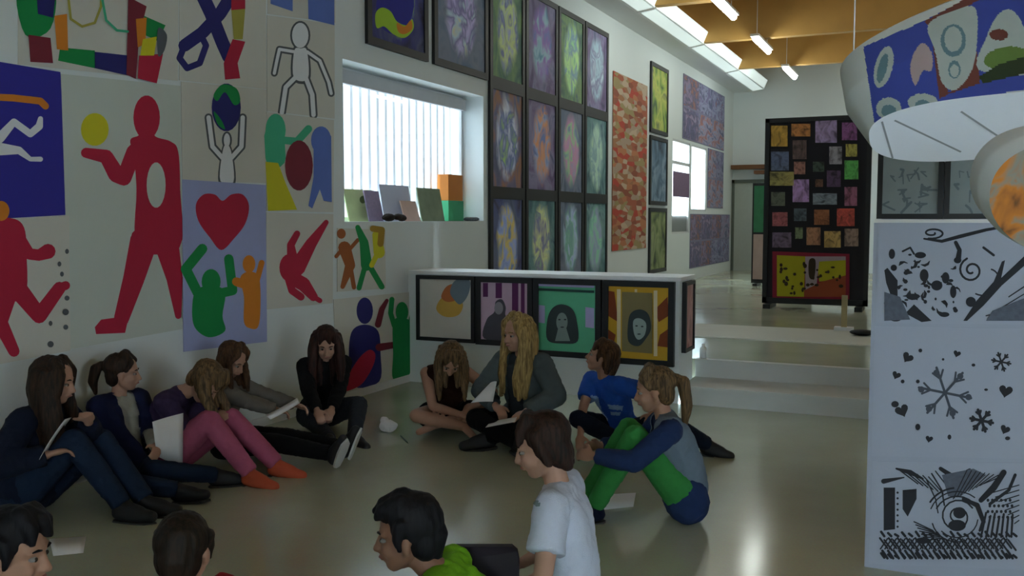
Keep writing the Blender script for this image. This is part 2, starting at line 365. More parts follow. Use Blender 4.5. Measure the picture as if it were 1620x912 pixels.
paint('rainbow_arm', LW, E1+.0009, LINE, p, smooth=[[(250,45),(264,55),(260,80),(250,88)]])
paint('outlined_loop', LW, E1+.0012, OLV, p, strokes=[([(108,-5),(112,30),(130,42),(150,36),(160,10),(160,-10)], 4)])
paint('outlined_loop', LW, E1+.0012, TEAL, p, strokes=[([(162,0),(168,32),(185,48),(202,50)], 4)])
p = poster([(283,-55),(420,-55),(421,141),(283,127)], CREAM, .002, 'cream painting of a crossed dark blue ribbon shape beside a red boot')
paint('blue_ribbon', LW, E1, NAVY, p, strokes=[([(318,-12),(334,22),(352,68),(362,90)], 21), ([(368,-10),(348,22),(320,52),(292,72)], 20), ([(292,72),(284,92),(296,108),(316,100),(326,72),(320,60)], 10)])
paint('red_boot', LW, E1+.0006, RED, p, polys=[[(368,62),(388,66),(376,100),(380,124),(356,126),(354,100)],[(366,-10),(388,-10),(388,14),(366,16)]])
paint('yellow_leg', LW, E1+.0004, OLV, p, polys=[[(366,16),(388,14),(384,62),(370,62)]])
p = poster([(423,-55),(530,-55),(530,36),(423,22)], CREAM, .002, 'bottom of a cream painting with two blue shapes, above the white outlined figure')
paint('blue_patch', LW, E1, SKY, p, polys=[[(428,-50),(463,-50),(463,18),(428,6)],[(486,-50),(529,-50),(529,40),(488,30)]])
p = poster([(422,24),(529,38),(529,188),(422,176)], CREAM, .0035, 'cream painting of a white figure drawn in grey outline with spread legs')
def outlined(nm, polys, ells, strk, par, off):
    paint(nm+'_outline', LW, off, LINE, par, smooth=polys, ells=ells, strokes=[(q, w) for q, w in strk])
    paint(nm, LW, off+.0006, WHT, par, smooth=[shrink(q) for q in polys], ells=[(a, b, c-3, d-3) for a, b, c, d in ells], strokes=[(q, w-6) for q, w in strk])
def shrink(q):
    cx = sum(x for x, _ in q)/len(q); cy = sum(y for _, y in q)/len(q)
    return [(cx+(x-cx)*.8, cy+(y-cy)*.88) for x, y in q]
outlined('white_figure', [[(463,78),(476,74),(488,78),(490,128),(462,126)]], [(475, 56, 16, 23)],
         [([(466,82),(442,78),(438,96),(434,116)], 11), ([(486,82),(506,96),(520,130),(524,148)], 11), ([(468,122),(452,138),(446,178)], 13), ([(484,124),(494,150),(496,182)], 13)], p, E1+.0015)
p = poster([(-60,88),(95,114),(107,340),(-60,350)], BLU2, .0035, 'dark blue painting with white running legs, cut off by the left edge')
paint('white_legs', LW, E1+.0015, WHT, p, strokes=[([(-40,250),(0,218),(22,193),(48,212),(62,200),(64,188)], [14,16,11,11,12,8]), ([(-40,232),(0,236),(30,238),(48,252),(64,252)], [22,20,12,7,8])])
paint('orange_bar', LW, E1+.0015, ORG, p, strokes=[([(-50,152),(20,155),(64,160),(72,168)], 11)])
p = poster([(96,117),(285,136),(288,521),(110,553)], mat('pale_grey_paper', (.57, .62, .57), .85, var=.04, scale=3), .005, 'tall cream painting of a big red person holding up a yellow ball')
paint('red_person', LW, E1+.003, RED, p, ells=[(232,186,21,35)], smooth=[[(206,222),(220,214),(230,200),(240,200),(246,216),(270,224),(282,240),(285,300),(284,392),(218,392),(216,300),(212,250)]],
      strokes=[([(212,240),(196,282),(184,276),(168,248),(136,242)], [24,24,26,22,16]), ([(228,380),(212,440),(192,505)], [44,34,24]), ([(262,380),(276,440),(282,500)], [40,26,10])], polys=[[(150,518),(160,506),(204,500),(198,527),(152,529)]])
paint('yellow_ball', LW, E1+.003, YEL, p, ells=[(150,205,22,26)])
paint('pale_oval', LW, E1+.0045, MATS['pale_grey_paper'], p, ells=[(247,293,15,36)])
p = poster([(286,129),(421,142),(421,290),(288,286)], CREAM, .0035, 'cream painting of a white outlined figure lifting a blue and green globe')
outlined('lifting_figure', [[(350,240),(358,224),(368,240),(372,292),(346,290)]], [(359,222,8,14)], [([(352,250),(336,232),(330,186)], 13), ([(366,250),(382,232),(384,186)], 13)], p, E1+.0015)
paint('globe', LW, E1+.003, NAVY, p, ells=[(358,170,23,38)]); paint('green_land', LW, E1+.0035, GREEN, p, smooth=[[(338,150),(352,134),(374,140),(380,160),(370,166),(356,146),(344,160)],[(338,176),(350,190),(356,205),(344,196)]])
p = poster([(421,177),(528,190),(527,336),(421,334)], CREAM, .005, 'cream painting of teal, yellow and blue figures around a maroon ball')
paint('teal_figure', LW, E1+.003, TEAL, p, ells=[(436,206,16,26)], strokes=[([(434,215),(436,250)], 32), ([(448,222),(470,224),(488,204)], 12)])
paint('yellow_figure', LW, E1+.0033, YEL, p, polys=[[(420,256),(440,258),(452,290),(470,332),(424,334)]])
paint('blue_figure', LW, E1+.0033, SKY, p, ells=[(508,222,16,22)], polys=[[(496,215),(524,215),(525,320),(512,318),(506,300),(494,330),(488,326),(496,280)]])
paint('maroon_ball', LW, E1+.004, MAR, p, ells=[(473,262,22,40)])
p = poster([(-60,350),(109,341),(111,555),(-60,588)], CREAM, .0062, 'cream painting of a red running figure, lowest at the left edge')
paint('red_runner', LW, E1+.003, RED, p, smooth=[[(-12,352),(20,346),(38,360),(42,400),(40,470),(4,470),(-10,420)]],
      strokes=[([(34,380),(46,402),(62,404),(76,398)], [16,18,18,24]), ([(30,460),(62,500),(94,456)], [30,24,20]), ([(14,460),(0,510),(22,556)], [30,24,18]), ([(94,456),(104,452)], 14)])
paint('orange_head', LW, E1, ORG, p, ells=[(1,334,14,16)])
paint('small_mark', LW, E1+.003, LINE, p, ells=[(106,398,3,4),(94,418,3,4),(98,434,3,4),(106,472,4,4),(80,512,3,4),(104,494,5,5),(80,545,5,5),(104,518,4,4)])
p = poster([(288,284),(420,293),(422,541),(290,557)], LILAC, .009, 'lilac painting of a red heart above a green and an orange person')
paint('red_heart', LW, E1+.007, RED, p, smooth=[[(352,318),(366,308),(384,308),(394,326),(388,354),(370,378),(350,396),(332,376),(314,350),(310,324),(322,308),(340,308)]])
paint('green_person', LW, E1+.007, GREEN, p, ells=[(334,446,15,20)], smooth=[[(310,460),(334,452),(356,462),(352,500),(356,524),(330,534),(308,518),(304,488)]], strokes=[([(314,466),(294,426),(320,394)], 16), ([(350,464),(368,460),(362,410)], 15)])
paint('orange_person', LW, E1+.007, ORG, p, ells=[(394,418,10,14)], smooth=[[(380,440),(394,430),(410,440),(412,490),(408,518),(396,520),(386,510),(386,470)]], strokes=[([(386,450),(374,446)], 14), ([(406,446),(414,416)], 9)])
p = poster([(421,336),(527,339),(526,480),(421,490)], CREAM, .007, 'cream painting of a small red crouching figure with raised feet')
paint('red_acrobat', LW, E1+.005, RED, p, ells=[(458,424,16,22)], strokes=[([(462,404),(460,388),(470,370)], [16,12,10]), ([(470,424),(492,386),(516,352)], [26,18,8]), ([(462,440),(480,450),(496,470)], [22,22,14]), ([(456,440),(462,460),(476,470)], 12), ([(496,470),(506,476)], 8)])
p = poster([(533,361),(609,364),(610,457),(533,462)], CREAM, .005, 'small painting of brown, green and yellow dancing figures below the window ledge')
paint('brown_dancer', LW, E1+.003, C('rust', '#a05a2c'), p, ells=[(540,370,7,8)], strokes=[([(545,392),(554,420),(542,454)], [20,16,7]), ([(554,420),(560,455)], 7), ([(540,396),(532,406)], 6), ([(552,396),(566,380)], 6)])
paint('green_dancer', LW, E1+.003, GREEN, p, strokes=[([(566,360),(576,384),(580,420)], [8,14,18]), ([(578,420),(568,456)], 8), ([(584,420),(604,454)], 9)])
paint('yellow_dancer', LW, E1+.0033, YEL, p, strokes=[([(596,372),(600,400)], [14,18]), ([(596,404),(588,420)], 8)]); paint('ochre_head', LW, E1+.0036, C('ochre', '#a8842c'), p, strokes=[([(590,362),(604,364),(602,386)], 10)])
p = poster([(527,474),(652,462),(650,600),(533,626)], CREAM, .003, 'painting of a blue person and a green person, low beside the parapet')
paint('blue_person', LW, E1+.001, NAVY, p, ells=[(577,492,13,21)], smooth=[[(556,526),(576,514),(598,524),(602,560),(600,604),(560,612),(552,570)]])
paint('red_leg', LW, E1+.0018, RED, p, smooth=[[(584,554),(594,562),(588,584),(570,610),(542,620),(546,604),(566,570)]])
paint('maroon_arm', LW, E1+.0014, MAR, p, strokes=[([(598,514),(604,490),(612,476)], [10,9,6]), ([(600,550),(624,546)], [12,10])])
paint('green_person', LW, E1+.001, GREEN, p, ells=[(636,494,10,16)], smooth=[[(622,510),(636,504),(650,512),(652,560),(646,596),(622,600),(622,560)]], strokes=[([(624,516),(618,496),(620,474)], 8), ([(648,516),(654,492),(652,466)], 8)])

# ---------------------------------------------------------------- framed abstract paintings above the parapet
def framed(name, pl, y0, y1, z0, z1, canvas, label, cat, group, bw=.07, d=.035, bar_mat=None, uvm=False):
    """framed picture on an x=const wall: a0..a1 along the wall"""
    def P(a, z, o): return (pl.v+pl.sg*o, a, z) if pl.ax == 0 else (a, pl.v+pl.sg*o, z)
    r = empty(name, P((y0+y1)/2, z0, 0), label, cat, group)
    g = G()
    for a0, a1, b0, b1 in ((y0, y1, z0, z0+bw), (y0, y1, z1-bw, z1), (y0, y0+bw, z0+bw, z1-bw), (y1-bw, y1, z0+bw, z1-bw)):
        p, q = P(a0, b0, .002), P(a1, b1, d); g.box([min(p[i], q[i]) for i in range(3)], [max(p[i], q[i]) for i in range(3)])
    g.build('frame', bar_mat or BLACK, r)
    g = G(); q = [P(y0+bw, z0+bw, d-.014), P(y1-bw, z0+bw, d-.014), P(y1-bw, z1-bw, d-.014), P(y0+bw, z1-bw, d-.014)]
    g.face(q, [(0,0),(1,0),(1,1),(0,1)]); g.build('canvas', canvas, r, fix=False); TOPS[r] = d-.014
    return r
Z = [4.30, 3.07, 1.85, .63]
PL = {'night': ['#241d3c', '#3c3f7d', '#54597d', '#2b2f55'], 'slate': ['#3b4660', '#5c6c8c', '#7a7f98', '#33405c'], 'moss': ['#2f4a48', '#4e7a58', '#7fa35c', '#3d5468'], 'plum': ['#3a2a55', '#6a4a80', '#8d7fae', '#2d3560'], 'rust': ['#3a3f68', '#6a5a80', '#b0683c', '#46507c'], 'teal': ['#1f4050', '#3b6d70', '#6a9a98', '#2a4a66']}
grid = [  # row, y0, y1, palette, oval palette, label
 (0, 6.96, 8.02, 'night', ['#2b2f8a', '#2f2f8f', '#33339a', '#8fb43a', '#c8a432'], 'black framed painting of a dark blue disc and lime swirl, first of the top row'),
 (0, 8.14, 9.34, 'slate', ['#8a8fae', '#b39fc8', '#5a4a86', '#a7b7c0', '#c7b48a'], 'black framed pale lilac and blue abstract painting over the window corner'),
 (0, 9.39, 10.34, 'moss', ['#8e93b4', '#b5c06a', '#52568c', '#9aa8a8'], 'black framed abstract painting in grey and yellow green, top row third from left'),
 (0, 10.38, 11.40, 'plum', ['#4a5a9a', '#7a4a9a', '#86a6b4', '#3c6a8c'], 'black framed abstract painting in blue and violet, top row beside the green one'),
 (0, 11.44, 12.40, 'moss', ['#6aa07a', '#a8cf72', '#5f7f96', '#8cc07e'], 'black framed bright green abstract painting in the top row'),
 (0, 12.44, 13.44, 'plum', ['#4a5678', '#8fa8b4', '#5c5a80', '#aebfc6'], 'black framed grey violet abstract painting at the right end of the top row'),
 (1, 9.39, 10.34, 'rust', ['#a9a0c4', '#c6c8dc', '#46508c', '#9abf4a'], 'black framed pale lilac abstract painting, middle row next to the window'),
 (1, 10.38, 11.40, 'plum', ['#4d5f9c', '#c8783c', '#7d86ac', '#3e4a86'], 'black framed abstract painting in blue with an orange patch, middle row'),
 (1, 11.44, 12.40, 'slate', ['#8d7f9a', '#b06a92', '#7fae78', '#5f6a8c'], 'black framed abstract painting in mauve and pink, middle row'),
 (1, 12.44, 13.44, 'teal', ['#7fa58c', '#98b79c', '#5c7f86', '#8fae86'], 'black framed pale sage green abstract painting at the right end of the middle row'),
 (2, 9.39, 10.34, 'night', ['#6678b4', '#8c96c4', '#c8a83c', '#4f68a4'], 'black framed blue abstract painting with a yellow spot, bottom row by the window wall'),
 (2, 10.38, 11.40, 'teal', ['#8a9c9a', '#c3c47a', '#5f5a86', '#7fa06c'], 'black framed abstract painting in grey and olive, bottom row second from left'),
 (2, 11.44, 12.40, 'slate', ['#7f8fb8', '#9fb0c8', '#5e9a84', '#56649a'], 'black framed abstract painting in pale blue, bottom row second from right'),
 (2, 12.44, 13.44, 'teal', ['#5f8f84', '#7d7fa4', '#6fae8a', '#4b7a80'], 'black framed abstract painting in teal green at the right end of the bottom row')]
for i, (r_, y0, y1, pal, ov, lb) in enumerate(grid):
    framed('wall_painting', LW, y0, y1, Z[r_+1]+.0, Z[r_]-.0, abstract('abstract_painting_%d' % i, PL[pal], i+1.3, 2.3, ov, 1.0, .28 if i else 0, 1.28), lb, 'painting', 'framed abstract paintings on the left wall')
# first picture: a big blue disc with a lime swirl, painted flat on the canvas
first = [o for o in COL.objects if o.name == 'wall_painting'][0]
paint('blue_disc', LW, .0225, BLUE, first, ells=[(625,8,30,46,.1)]); paint('lime_swirl', LW, .024, C('lime_bright', '#a5c838'), first, smooth=[[(594,22),(604,12),(618,18),(628,34),(644,40),(652,30),(654,46),(640,60),(622,54),(608,42),(596,44)]])
paint('ochre_tip', LW, .0255, ORG, first, smooth=[[(628,36),(640,42),(650,32),(652,46),(640,54),(630,50)]])

# red strip of drawings, three narrow pictures, purple murals
def strip_mat(key, cols, seed, sx, sy):
    m = bpy.data.materials.new(key); m.use_nodes = True; nt = m.node_tree; b = nt.nodes['Principled BSDF']; L = nt.links.new; b.inputs['Roughness'].default_value = .8
    uv = nt.nodes.new('ShaderNodeUVMap'); mp = nt.nodes.new('ShaderNodeMapping'); mp.inputs['Scale'].default_value = (sx, sy, 1); mp.inputs['Location'].default_value = (seed, seed*2, 0)
    vo = nt.nodes.new('ShaderNodeTexVoronoi'); vo.inputs['Scale'].default_value = 1; vo.inputs['Randomness'].default_value = .8; L(uv.outputs[0], mp.inputs[0]); L(mp.outputs[0], vo.inputs['Vector'])
    r = nt.nodes.new('ShaderNodeValToRGB'); r.color_ramp.interpolation = 'CONSTANT'; e = r.color_ramp.elements
    while len(e) < len(cols): e.new(.5)
    for i, c in enumerate(cols): e[i].position = i/len(cols); e[i].color = lin(c)+[1]
    sep = nt.nodes.new('ShaderNodeSeparateColor'); L(vo.outputs['Color'], sep.inputs[0]); L(sep.outputs[0], r.inputs[0]); L(r.outputs[0], b.inputs['Base Color']); return m
def uv_sheet(name, y0, y1, z0, z1, m, off, label, cat, group=None):
    g = G(); g.slab([(WX+off,y0,z0),(WX+off,y1,z0),(WX+off,y1,z1),(WX+off,y0,z1)], (1,0,0), .012)
    for k in range(6): g.uv[k] = [(0,0),(1,0),(1,1),(0,1)]
    return tag(g.build(name, m, fix=False), label, cat, group)
uv_sheet('paper_hanging', 13.72, 15.55, 1.06, 3.80, strip_mat('red_drawings', ['#a58f7c', '#a0553c', '#b0714c', '#b8a28c', '#8a4a34', '#9c6a48', '#ae4030', '#98875c'], 2, 7, 34), .004, 'tall hanging of small red and brown drawings between the framed paintings', 'wall hanging')
for i, (z0, z1, pal, lb) in enumerate(((3.05, 4.25, ['#2f4a38', '#7f9a44', '#b4b85a', '#4a5f4a'], 'narrow black framed yellow green painting, top of the three right of the red hanging'), (1.80, 3.0, ['#2c3a4c', '#4f6a80', '#7f94a8', '#3a4a60'], 'narrow black framed blue grey painting, middle of the three right of the red hanging'), (.6, 1.75, ['#2f3a34', '#6a7a4c', '#8f9a6c', '#3f4a40'], 'narrow black framed olive painting, lowest of the three right of the red hanging'))):
    framed('wall_painting', LW, 15.72, 16.84, z0, z1, abstract('narrow_painting_%d' % i, pal, i+20.5, 2.2), lb, 'painting', 'narrow framed paintings right of the red hanging')
MU = ['#3c3a5c', '#6a6a94', '#8a6a8c', '#a0543c', '#5a4a78', '#8f8fb4', '#4f4f80']
def mural(y0, y1, z0, z1, ny, nz, seed, label):
    g = G(); g.box((WX+.003, y0, z0), (WX+.015, y1, z1)); r = tag(g.build('mural', mat('mural_backing', (.2, .2, .3), .8)), label, 'mural')
    rnd = random.Random(seed); k = 0
    for i in range(ny):
        for j in range(nz):
            a, b = y0+(y1-y0)*i/ny, y0+(y1-y0)*(i+1)/ny; c, d = z0+(z1-z0)*j/nz, z0+(z1-z0)*(j+1)/nz
            g = G(); g.face([(WX+.0175,a+.02,c+.02),(WX+.0175,b-.02,c+.02),(WX+.0175,b-.02,d-.02),(WX+.0175,a+.02,d-.02)], [(0,0),(1,0),(1,1),(0,1)])
            g.build('mural_sheet', MURALM[rnd.randrange(len(MURALM))], r, fix=False)
MURALM = [abstract('mural_paint_%d' % i, random.Random(i).sample(MU, 5), i+41.7, 3.0, None, .9, .25) for i in range(6)]
mural(18.0, 21.8, 3.12, 4.36, 3, 2, 1, 'large purple mural of painted sheets above the far bright windows')
mural(20.2, 21.8, 1.80, 3.08, 2, 2, 2, 'narrow purple mural right of the far bright window')
mural(18.7, 22.6, .55, 1.66, 4, 2, 3, 'low purple mural under the far bright window')
g = G(); q = [(WX-.005, W2[0]+.06, 1.98), (WX-.005, W2[1]-.06, 1.98), (WX-.005, W2[1]-.06, 2.46), (WX-.005, W2[0]+.06, 2.46)]; g.slab(q, (1,0,0), .01)
tag(g.build('window_drawing', mat('mauve_paper', '#7a6480', .8, var=.2, scale=20)), 'mauve drawing taped inside the far left bright window', 'drawing')

# ---------------------------------------------------------------- things on the ledge of the large window
SX = WX-.2; SZ = W1[2]
def card(px0, py0, px1, py1, x, m, label, lean=.06):
    a = AX(px0, py1, 0, x); b = AX(px1, py1, 0, x); h = AX((px0+px1)/2, py0, 0, x).z-SZ
    g = G(); g.slab([(x, a.y, SZ+.001), (x, b.y, SZ+.001), (x-lean, b.y, SZ+h), (x-lean, a.y, SZ+h)], (1,0,0), .012)
    return tag(g.build('picture_card', m), label, 'card', 'painted cards on the window ledge')
c1 = card(551, 300, 598, 350, SX, mat('lime_card', '#c2cf9a', .8, var=.1), 'pale lime card with a dark spot, left on the window ledge')
paint('dark_spot', Plane(0, SX+.0, 1), .013, mat('spot_green', '#5a6a3c'), c1, ells=[(574, 316, 5, 6)])
c2 = card(583, 302, 606, 346, SX+.075, mat('lilac_card', '#9a8cac', .8, var=.25, scale=30), 'small lilac card overlapping the lime card on the window ledge')
c3 = card(607, 293, 653, 350, SX+.02, mat('white_blue_card', '#c9cfe6', .8, var=.04), 'white card with a blue upper half on the window ledge')
c4 = card(640, 318, 664, 350, SX+.105, mat('pink_card', '#d6b8ae', .8, var=.1), 'small pink card in front of the white and blue card')
c5 = card(666, 298, 702, 350, SX+.04, mat('green_brown_card', '#7d8a72', .8, var=.3, scale=9), 'grey green card with a brown face shape on the window ledge')
g = G(); bx = SX-.02; a = AX(703, 350, 0, bx).y; b = AX(727, 350, 0, bx).y; z1 = AX(715, 318, 0, bx).z; z2 = AX(715, 277, 0, bx).z
g.box((bx-.09, a, SZ+.001), (bx+.05, b, z1)); tag(g.build('craft_box', mat('green_box_card', '#3fa070', .7)), 'green cardboard box under the orange box on the window ledge', 'box')
g = G(); g.box((bx-.085, a+.01, z1+.001), (bx+.045, b-.01, z2)); tag(g.build('craft_box', mat('orange_box_card', '#c4762c', .7)), 'orange cardboard box standing on the green box on the window ledge', 'box')
rnd = random.Random(5)
g = G()
for i in range(9): g.ell((SX+.16+rnd.uniform(-.02,.02), AX(624, 348, 0, SX+.16).y+rnd.uniform(-.14,.14), SZ+.03+rnd.uniform(0,.015)), (.03, rnd.uniform(.06,.10), .03), nu=10, nv=6)
tag(g.build('cloth_bundle', mat('dark_cloth', '#2c2420', .9), smooth=True), 'dark crumpled cloth bundle at the front of the window ledge', 'cloth')
g = G(); yy = AX(748, 348, 0, WX-.1).y
for i in range(5): g.ell((WX-.1, yy-.12+.06*i, SZ+.022), (.05, .045, .022), nu=10, nv=6)
tag(g.build('pencil_case', mat('grey_case', '#5a5c62', .7), smooth=True), 'small grey pencil case at the right end of the window ledge', 'case')

# ---------------------------------------------------------------- portraits leaning on the parapet
PP = Plane(1, PY, -1); GP = 'framed portraits on the parapet front'
def par_frame(px0, px1, ytop, ybot, canvas, label, bw=.05):
    xm = (px0+px1)/2; x0 = AX(px0, 500, 1, PY-.05).x; x1 = AX(px1, 500, 1, PY-.05).x; z0 = AX(xm, ybot, 1, PY-.05).z
    return framed('portrait_frame', PP, x0, x1, z0, 1.028, canvas, label, 'picture', GP, bw, .05)
O = .0375
f1 = par_frame(658, 750, 436, 541, mat('warm_white_paper', '#c9c5bc', .85, var=.03), 'black framed drawing of an orange and yellow flower shape, left on the parapet', .035)
paint('yellow_bloom', PP, O, C('soft_yellow', '#cda24a'), f1, smooth=[[(690,488),(700,470),(716,466),(732,480),(728,496),(716,502),(700,500)]])
paint('orange_bloom', PP, O+.001, C('soft_orange', '#b8673a'), f1, smooth=[[(698,470),(706,454),(720,450),(730,462),(724,474),(708,478)]])
paint('grey_leaves', PP, O+.002, C('grey_blue', '#6d7a84'), f1, smooth=[[(712,462),(718,446),(732,440),(744,446),(740,468),(728,482),(718,474)]])
def stripes(key, cols, n):
    return [C(key+str(i), c) for i, c in enumerate(cols)]
f2 = par_frame(752, 842, 440, 548, mat('pale_pink_paint', '#c3a6bb', .8), 'black framed grey portrait on purple and pink stripes, second on the parapet')
paint('purple_stripe', PP, O, C('deep_purple', '#5c2358'), f2, polys=[[(x, 448), (x+w, 448), (x+w, 448+h), (x, 448+h)] for x, w, h in ((764,8,22),(784,10,24),(810,10,90),(824,6,90))])
paint('grey_figure', PP, O+.001, C('portrait_grey', '#4a4750'), f2, smooth=[[(766,536),(770,506),(782,494),(784,478),(794,474),(800,486),(800,500),(812,510),(814,536)]])
paint('grey_face', PP, O+.002, C('portrait_pale', '#8d8a90'), f2, ells=[(789,488,7,10)])
f3 = par_frame(843, 950, 444, 566, mat('jade_paint', '#5cb08a', .8), 'black framed portrait of a long haired person on jade green, third on the parapet')
paint('lilac_block', PP, O, C('lilac', '#a9a3cf'), f3, polys=[[(847,482),(862,484),(862,512),(847,510)],[(926,486),(940,488),(940,520),(926,518)],[(852,448),(940,452),(940,456),(852,453)]])
paint('dark_band', PP, O, C('dark_teal', '#23443f'), f3, polys=[[(852,456),(940,460),(940,464),(852,460)]])
paint('dark_hair', PP, O+.001, C('hair_grey', '#2f3a3c'), f3, smooth=[[(866,538),(866,506),(874,488),(888,482),(904,488),(912,506),(914,540),(890,544)]])
paint('grey_face', PP, O+.002, C('face_grey', '#7c8a86'), f3, ells=[(889,510,9,15)]); paint('grey_neck', PP, O+.0022, C('face_grey', '#7c8a86'), f3, polys=[[(883,520),(896,520),(902,540),(878,540)]])
paint('facial_feature', PP, O+.003, C('hair_grey', '#2f3a3c'), f3, ells=[(885,506,2,1.2),(894,506,2,1.2),(889.5,518,3,1)])
f4 = par_frame(953, 1066, 446, 578, mat('mustard_paint', '#c79c2a', .8), 'black framed portrait on mustard and brown shapes, right end of the parapet front')
paint('rust_shape', PP, O, C('rust_dark', '#7a3a1c'), f4, polys=[[(960,460),(972,462),(978,510),(962,500)],[(960,520),(974,530),(968,560),(958,560)],[(1036,490),(1056,470),(1058,500),(1042,510)],[(1044,530),(1058,520),(1056,550),(1040,548)]])
paint('cream_bar', PP, O, C('cream_bar', '#d6c7a0'), f4, polys=[[(976,458),(982,458),(982,560),(976,560)],[(1034,460),(1040,460),(1040,564),(1034,564)],[(1004,458),(1008,458),(1008,490),(1004,490)]])
paint('olive_ground', PP, O+.0006, C('olive_brown', '#7a6f4a'), f4, polys=[[(984,462),(1032,464),(1032,560),(984,556)]])
paint('dark_hair', PP, O+.001, C('hair_grey', '#2f3a3c'), f4, smooth=[[(994,540),(994,508),(1000,494),(1014,490),(1026,498),(1030,520),(1022,536),(1010,548)]])
paint('grey_face', PP, O+.002, C('face_blue_grey', '#8fa09c'), f4, smooth=[[(1002,508),(1012,504),(1022,512),(1020,530),(1010,538),(1003,528)]])
paint('facial_feature', PP, O+.003, C('hair_grey', '#2f3a3c'), f4, ells=[(1007,516,2,1.2),(1016,517,2,1.2),(1011,529,3,1)])
f5 = framed('portrait_frame', Plane(0, PX1, 1), 7.74, 8.06, .42, 1.02, abstract('pink_painting', ['#8f5a5c', '#b5867f', '#c79a96', '#96706c'], 77, 1.6), 'narrow pink painting in black frame on the end of the parapet', 'picture', None, .03, .04)

# ---------------------------------------------------------------- black display panel with cards
DY = 13.47; DP = Plane(1, DY, -1)
x0, x1, zt = -2.24, -.84, 2.95
r = empty('display_panel', ((x0+x1)/2, DY, UZ), 'tall black display panel covered with small pictures, on the upper floor', 'display panel')
g = G(); g.box((x0+.05, DY, UZ+.12), (x1-.05, DY+.04, zt-.05)); g.build('board', mat('black_board', (.016, .014, .02), .8), r)
g = G()
for a, b in (((x0, DY-.02, UZ+.06), (x0+.06, DY+.06, zt)), ((x1-.06, DY-.02, UZ+.06), (x1, DY+.06, zt)), ((x0, DY-.02, zt-.06), (x1, DY+.06, zt)), ((x0, DY-.02, UZ+.06), (x1, DY+.06, UZ+.14))): g.box(a, b)
g.build('frame', BLACK, r)
for xx in (x0+.1, x1-.1):
    g = G(); g.box((xx-.05, DY-.25, UZ), (xx+.05, DY+.29, UZ+.06)); g.build('foot', BLACK, r)
cards = [  # px box, colour, words
 (1220,199,1246,232,'#b08a3c','ochre'),(1252,196,1282,216,'#a86f3c','tan landscape'),(1290,190,1324,226,'#9a86ac','large pale violet'),(1332,194,1356,222,'#7f4f80','plum'),
 (1220,240,1248,270,'#56607c','slate blue'),(1254,222,1276,252,'#5c4a48','umber'),(1312,232,1332,260,'#8e8a92','pale grey'),(1338,228,1356,248,'#9a9048','khaki'),
 (1256,256,1274,276,'#8f6458','dusty pink'),(1336,254,1358,284,'#57a052','bright green'),(1218,272,1256,294,'#8f8550','olive landscape'),(1286,256,1304,272,'#3c4a40','dark green'),
 (1308,270,1330,296,'#54405c','aubergine'),(1254,284,1280,320,'#a583b4','tall lilac'),(1290,284,1302,296,'#6a4a3c','tiny brown'),(1220,304,1242,326,'#5a5f52','grey green'),
 (1286,306,1324,324,'#7c8590','wide blue grey'),(1336,296,1356,326,'#8f5a72','rose'),(1256,330,1276,350,'#4f5a64','steel blue'),(1222,336,1246,358,'#96555a','brick pink'),
 (1288,332,1312,356,'#8f5a3c','copper'),(1324,330,1352,358,'#b04a40','red'),(1222,368,1252,392,'#6a5a70','grey mauve'),(1258,360,1270,378,'#6f7a5c','tiny sage'),
 (1276,360,1298,388,'#9a6f54','terracotta'),(1304,366,1330,392,'#a88a54','sand'),(1336,362,1358,390,'#8a7468','taupe')]
for i, (a, b, c, d, h, w) in enumerate(cards):
    q = [(a, b), (c, b), (c, d), (a, d)]
    g = G(); P = [DP.at(x, y, .004) for x, y in q]; P = [P[3], P[2], P[1], P[0]]; g.slab(P, (0,-1,0), .006)
    for k in range(6): g.uv[k] = [(0,0),(1,0),(1,1),(0,1)]
    cc = lin(h); dk = '#%02x%02x%02x' % tuple(int(int(h[j:j+2], 16)*.62) for j in (1,3,5)); lt = '#%02x%02x%02x' % tuple(min(255, int(int(h[j:j+2], 16)*1.25)) for j in (1,3,5))
    rowname = 'upper' if b < 225 else 'middle' if b < 300 else 'lower'
    colname = 'left side' if a < 1250 else 'centre' if a < 1305 else 'right side'
    tag(g.build('picture_card', abstract('card_paint_%d' % i, [dk, h, lt, h], i+100.3, 2.2), fix=False), 'small %s picture on the black panel, %s %s' % (w, rowname, colname), 'card', 'small pictures pinned to the black display panel')
# the yellow poster at its foot
p = sheet('dotted_poster', DP, [(1222,398),(1344,402),(1344,474),(1222,472)], C('crimson', '#8a2238'), .003, 'red bordered poster of yellow and lilac fields with dots, foot of the black panel', 'poster', None, .006)
paint('yellow_field', DP, .0105, C('lemon', '#b0a820'), p, polys=[[(1229,404),(1274,406),(1272,470),(1229,469)],[(1292,412),(1338,406),(1338,440),(1296,446)]])
paint('lilac_field', DP, .0103, C('pale_lilac', '#a896a0'), p, polys=[[(1274,406),(1338,406),(1338,412),(1296,414),(1292,450),(1274,460)]])
paint('brick_field', DP, .0104, C('brick', '#9c4a2c'), p, polys=[[(1272,460),(1300,446),(1338,436),(1338,470),(1272,470)]])
rnd = random.Random(8)
paint('dark_dot', DP, .0115, C('dot_dark', '#3a2c1c'), p, ells=[(rnd.uniform(1234,1334), rnd.uniform(412,466), rnd.uniform(1.6,3.6), rnd.uniform(1.6,3.6)) for _ in range(34)], smooth=[[(1280,412),(1290,412),(1288,440),(1280,438)]])

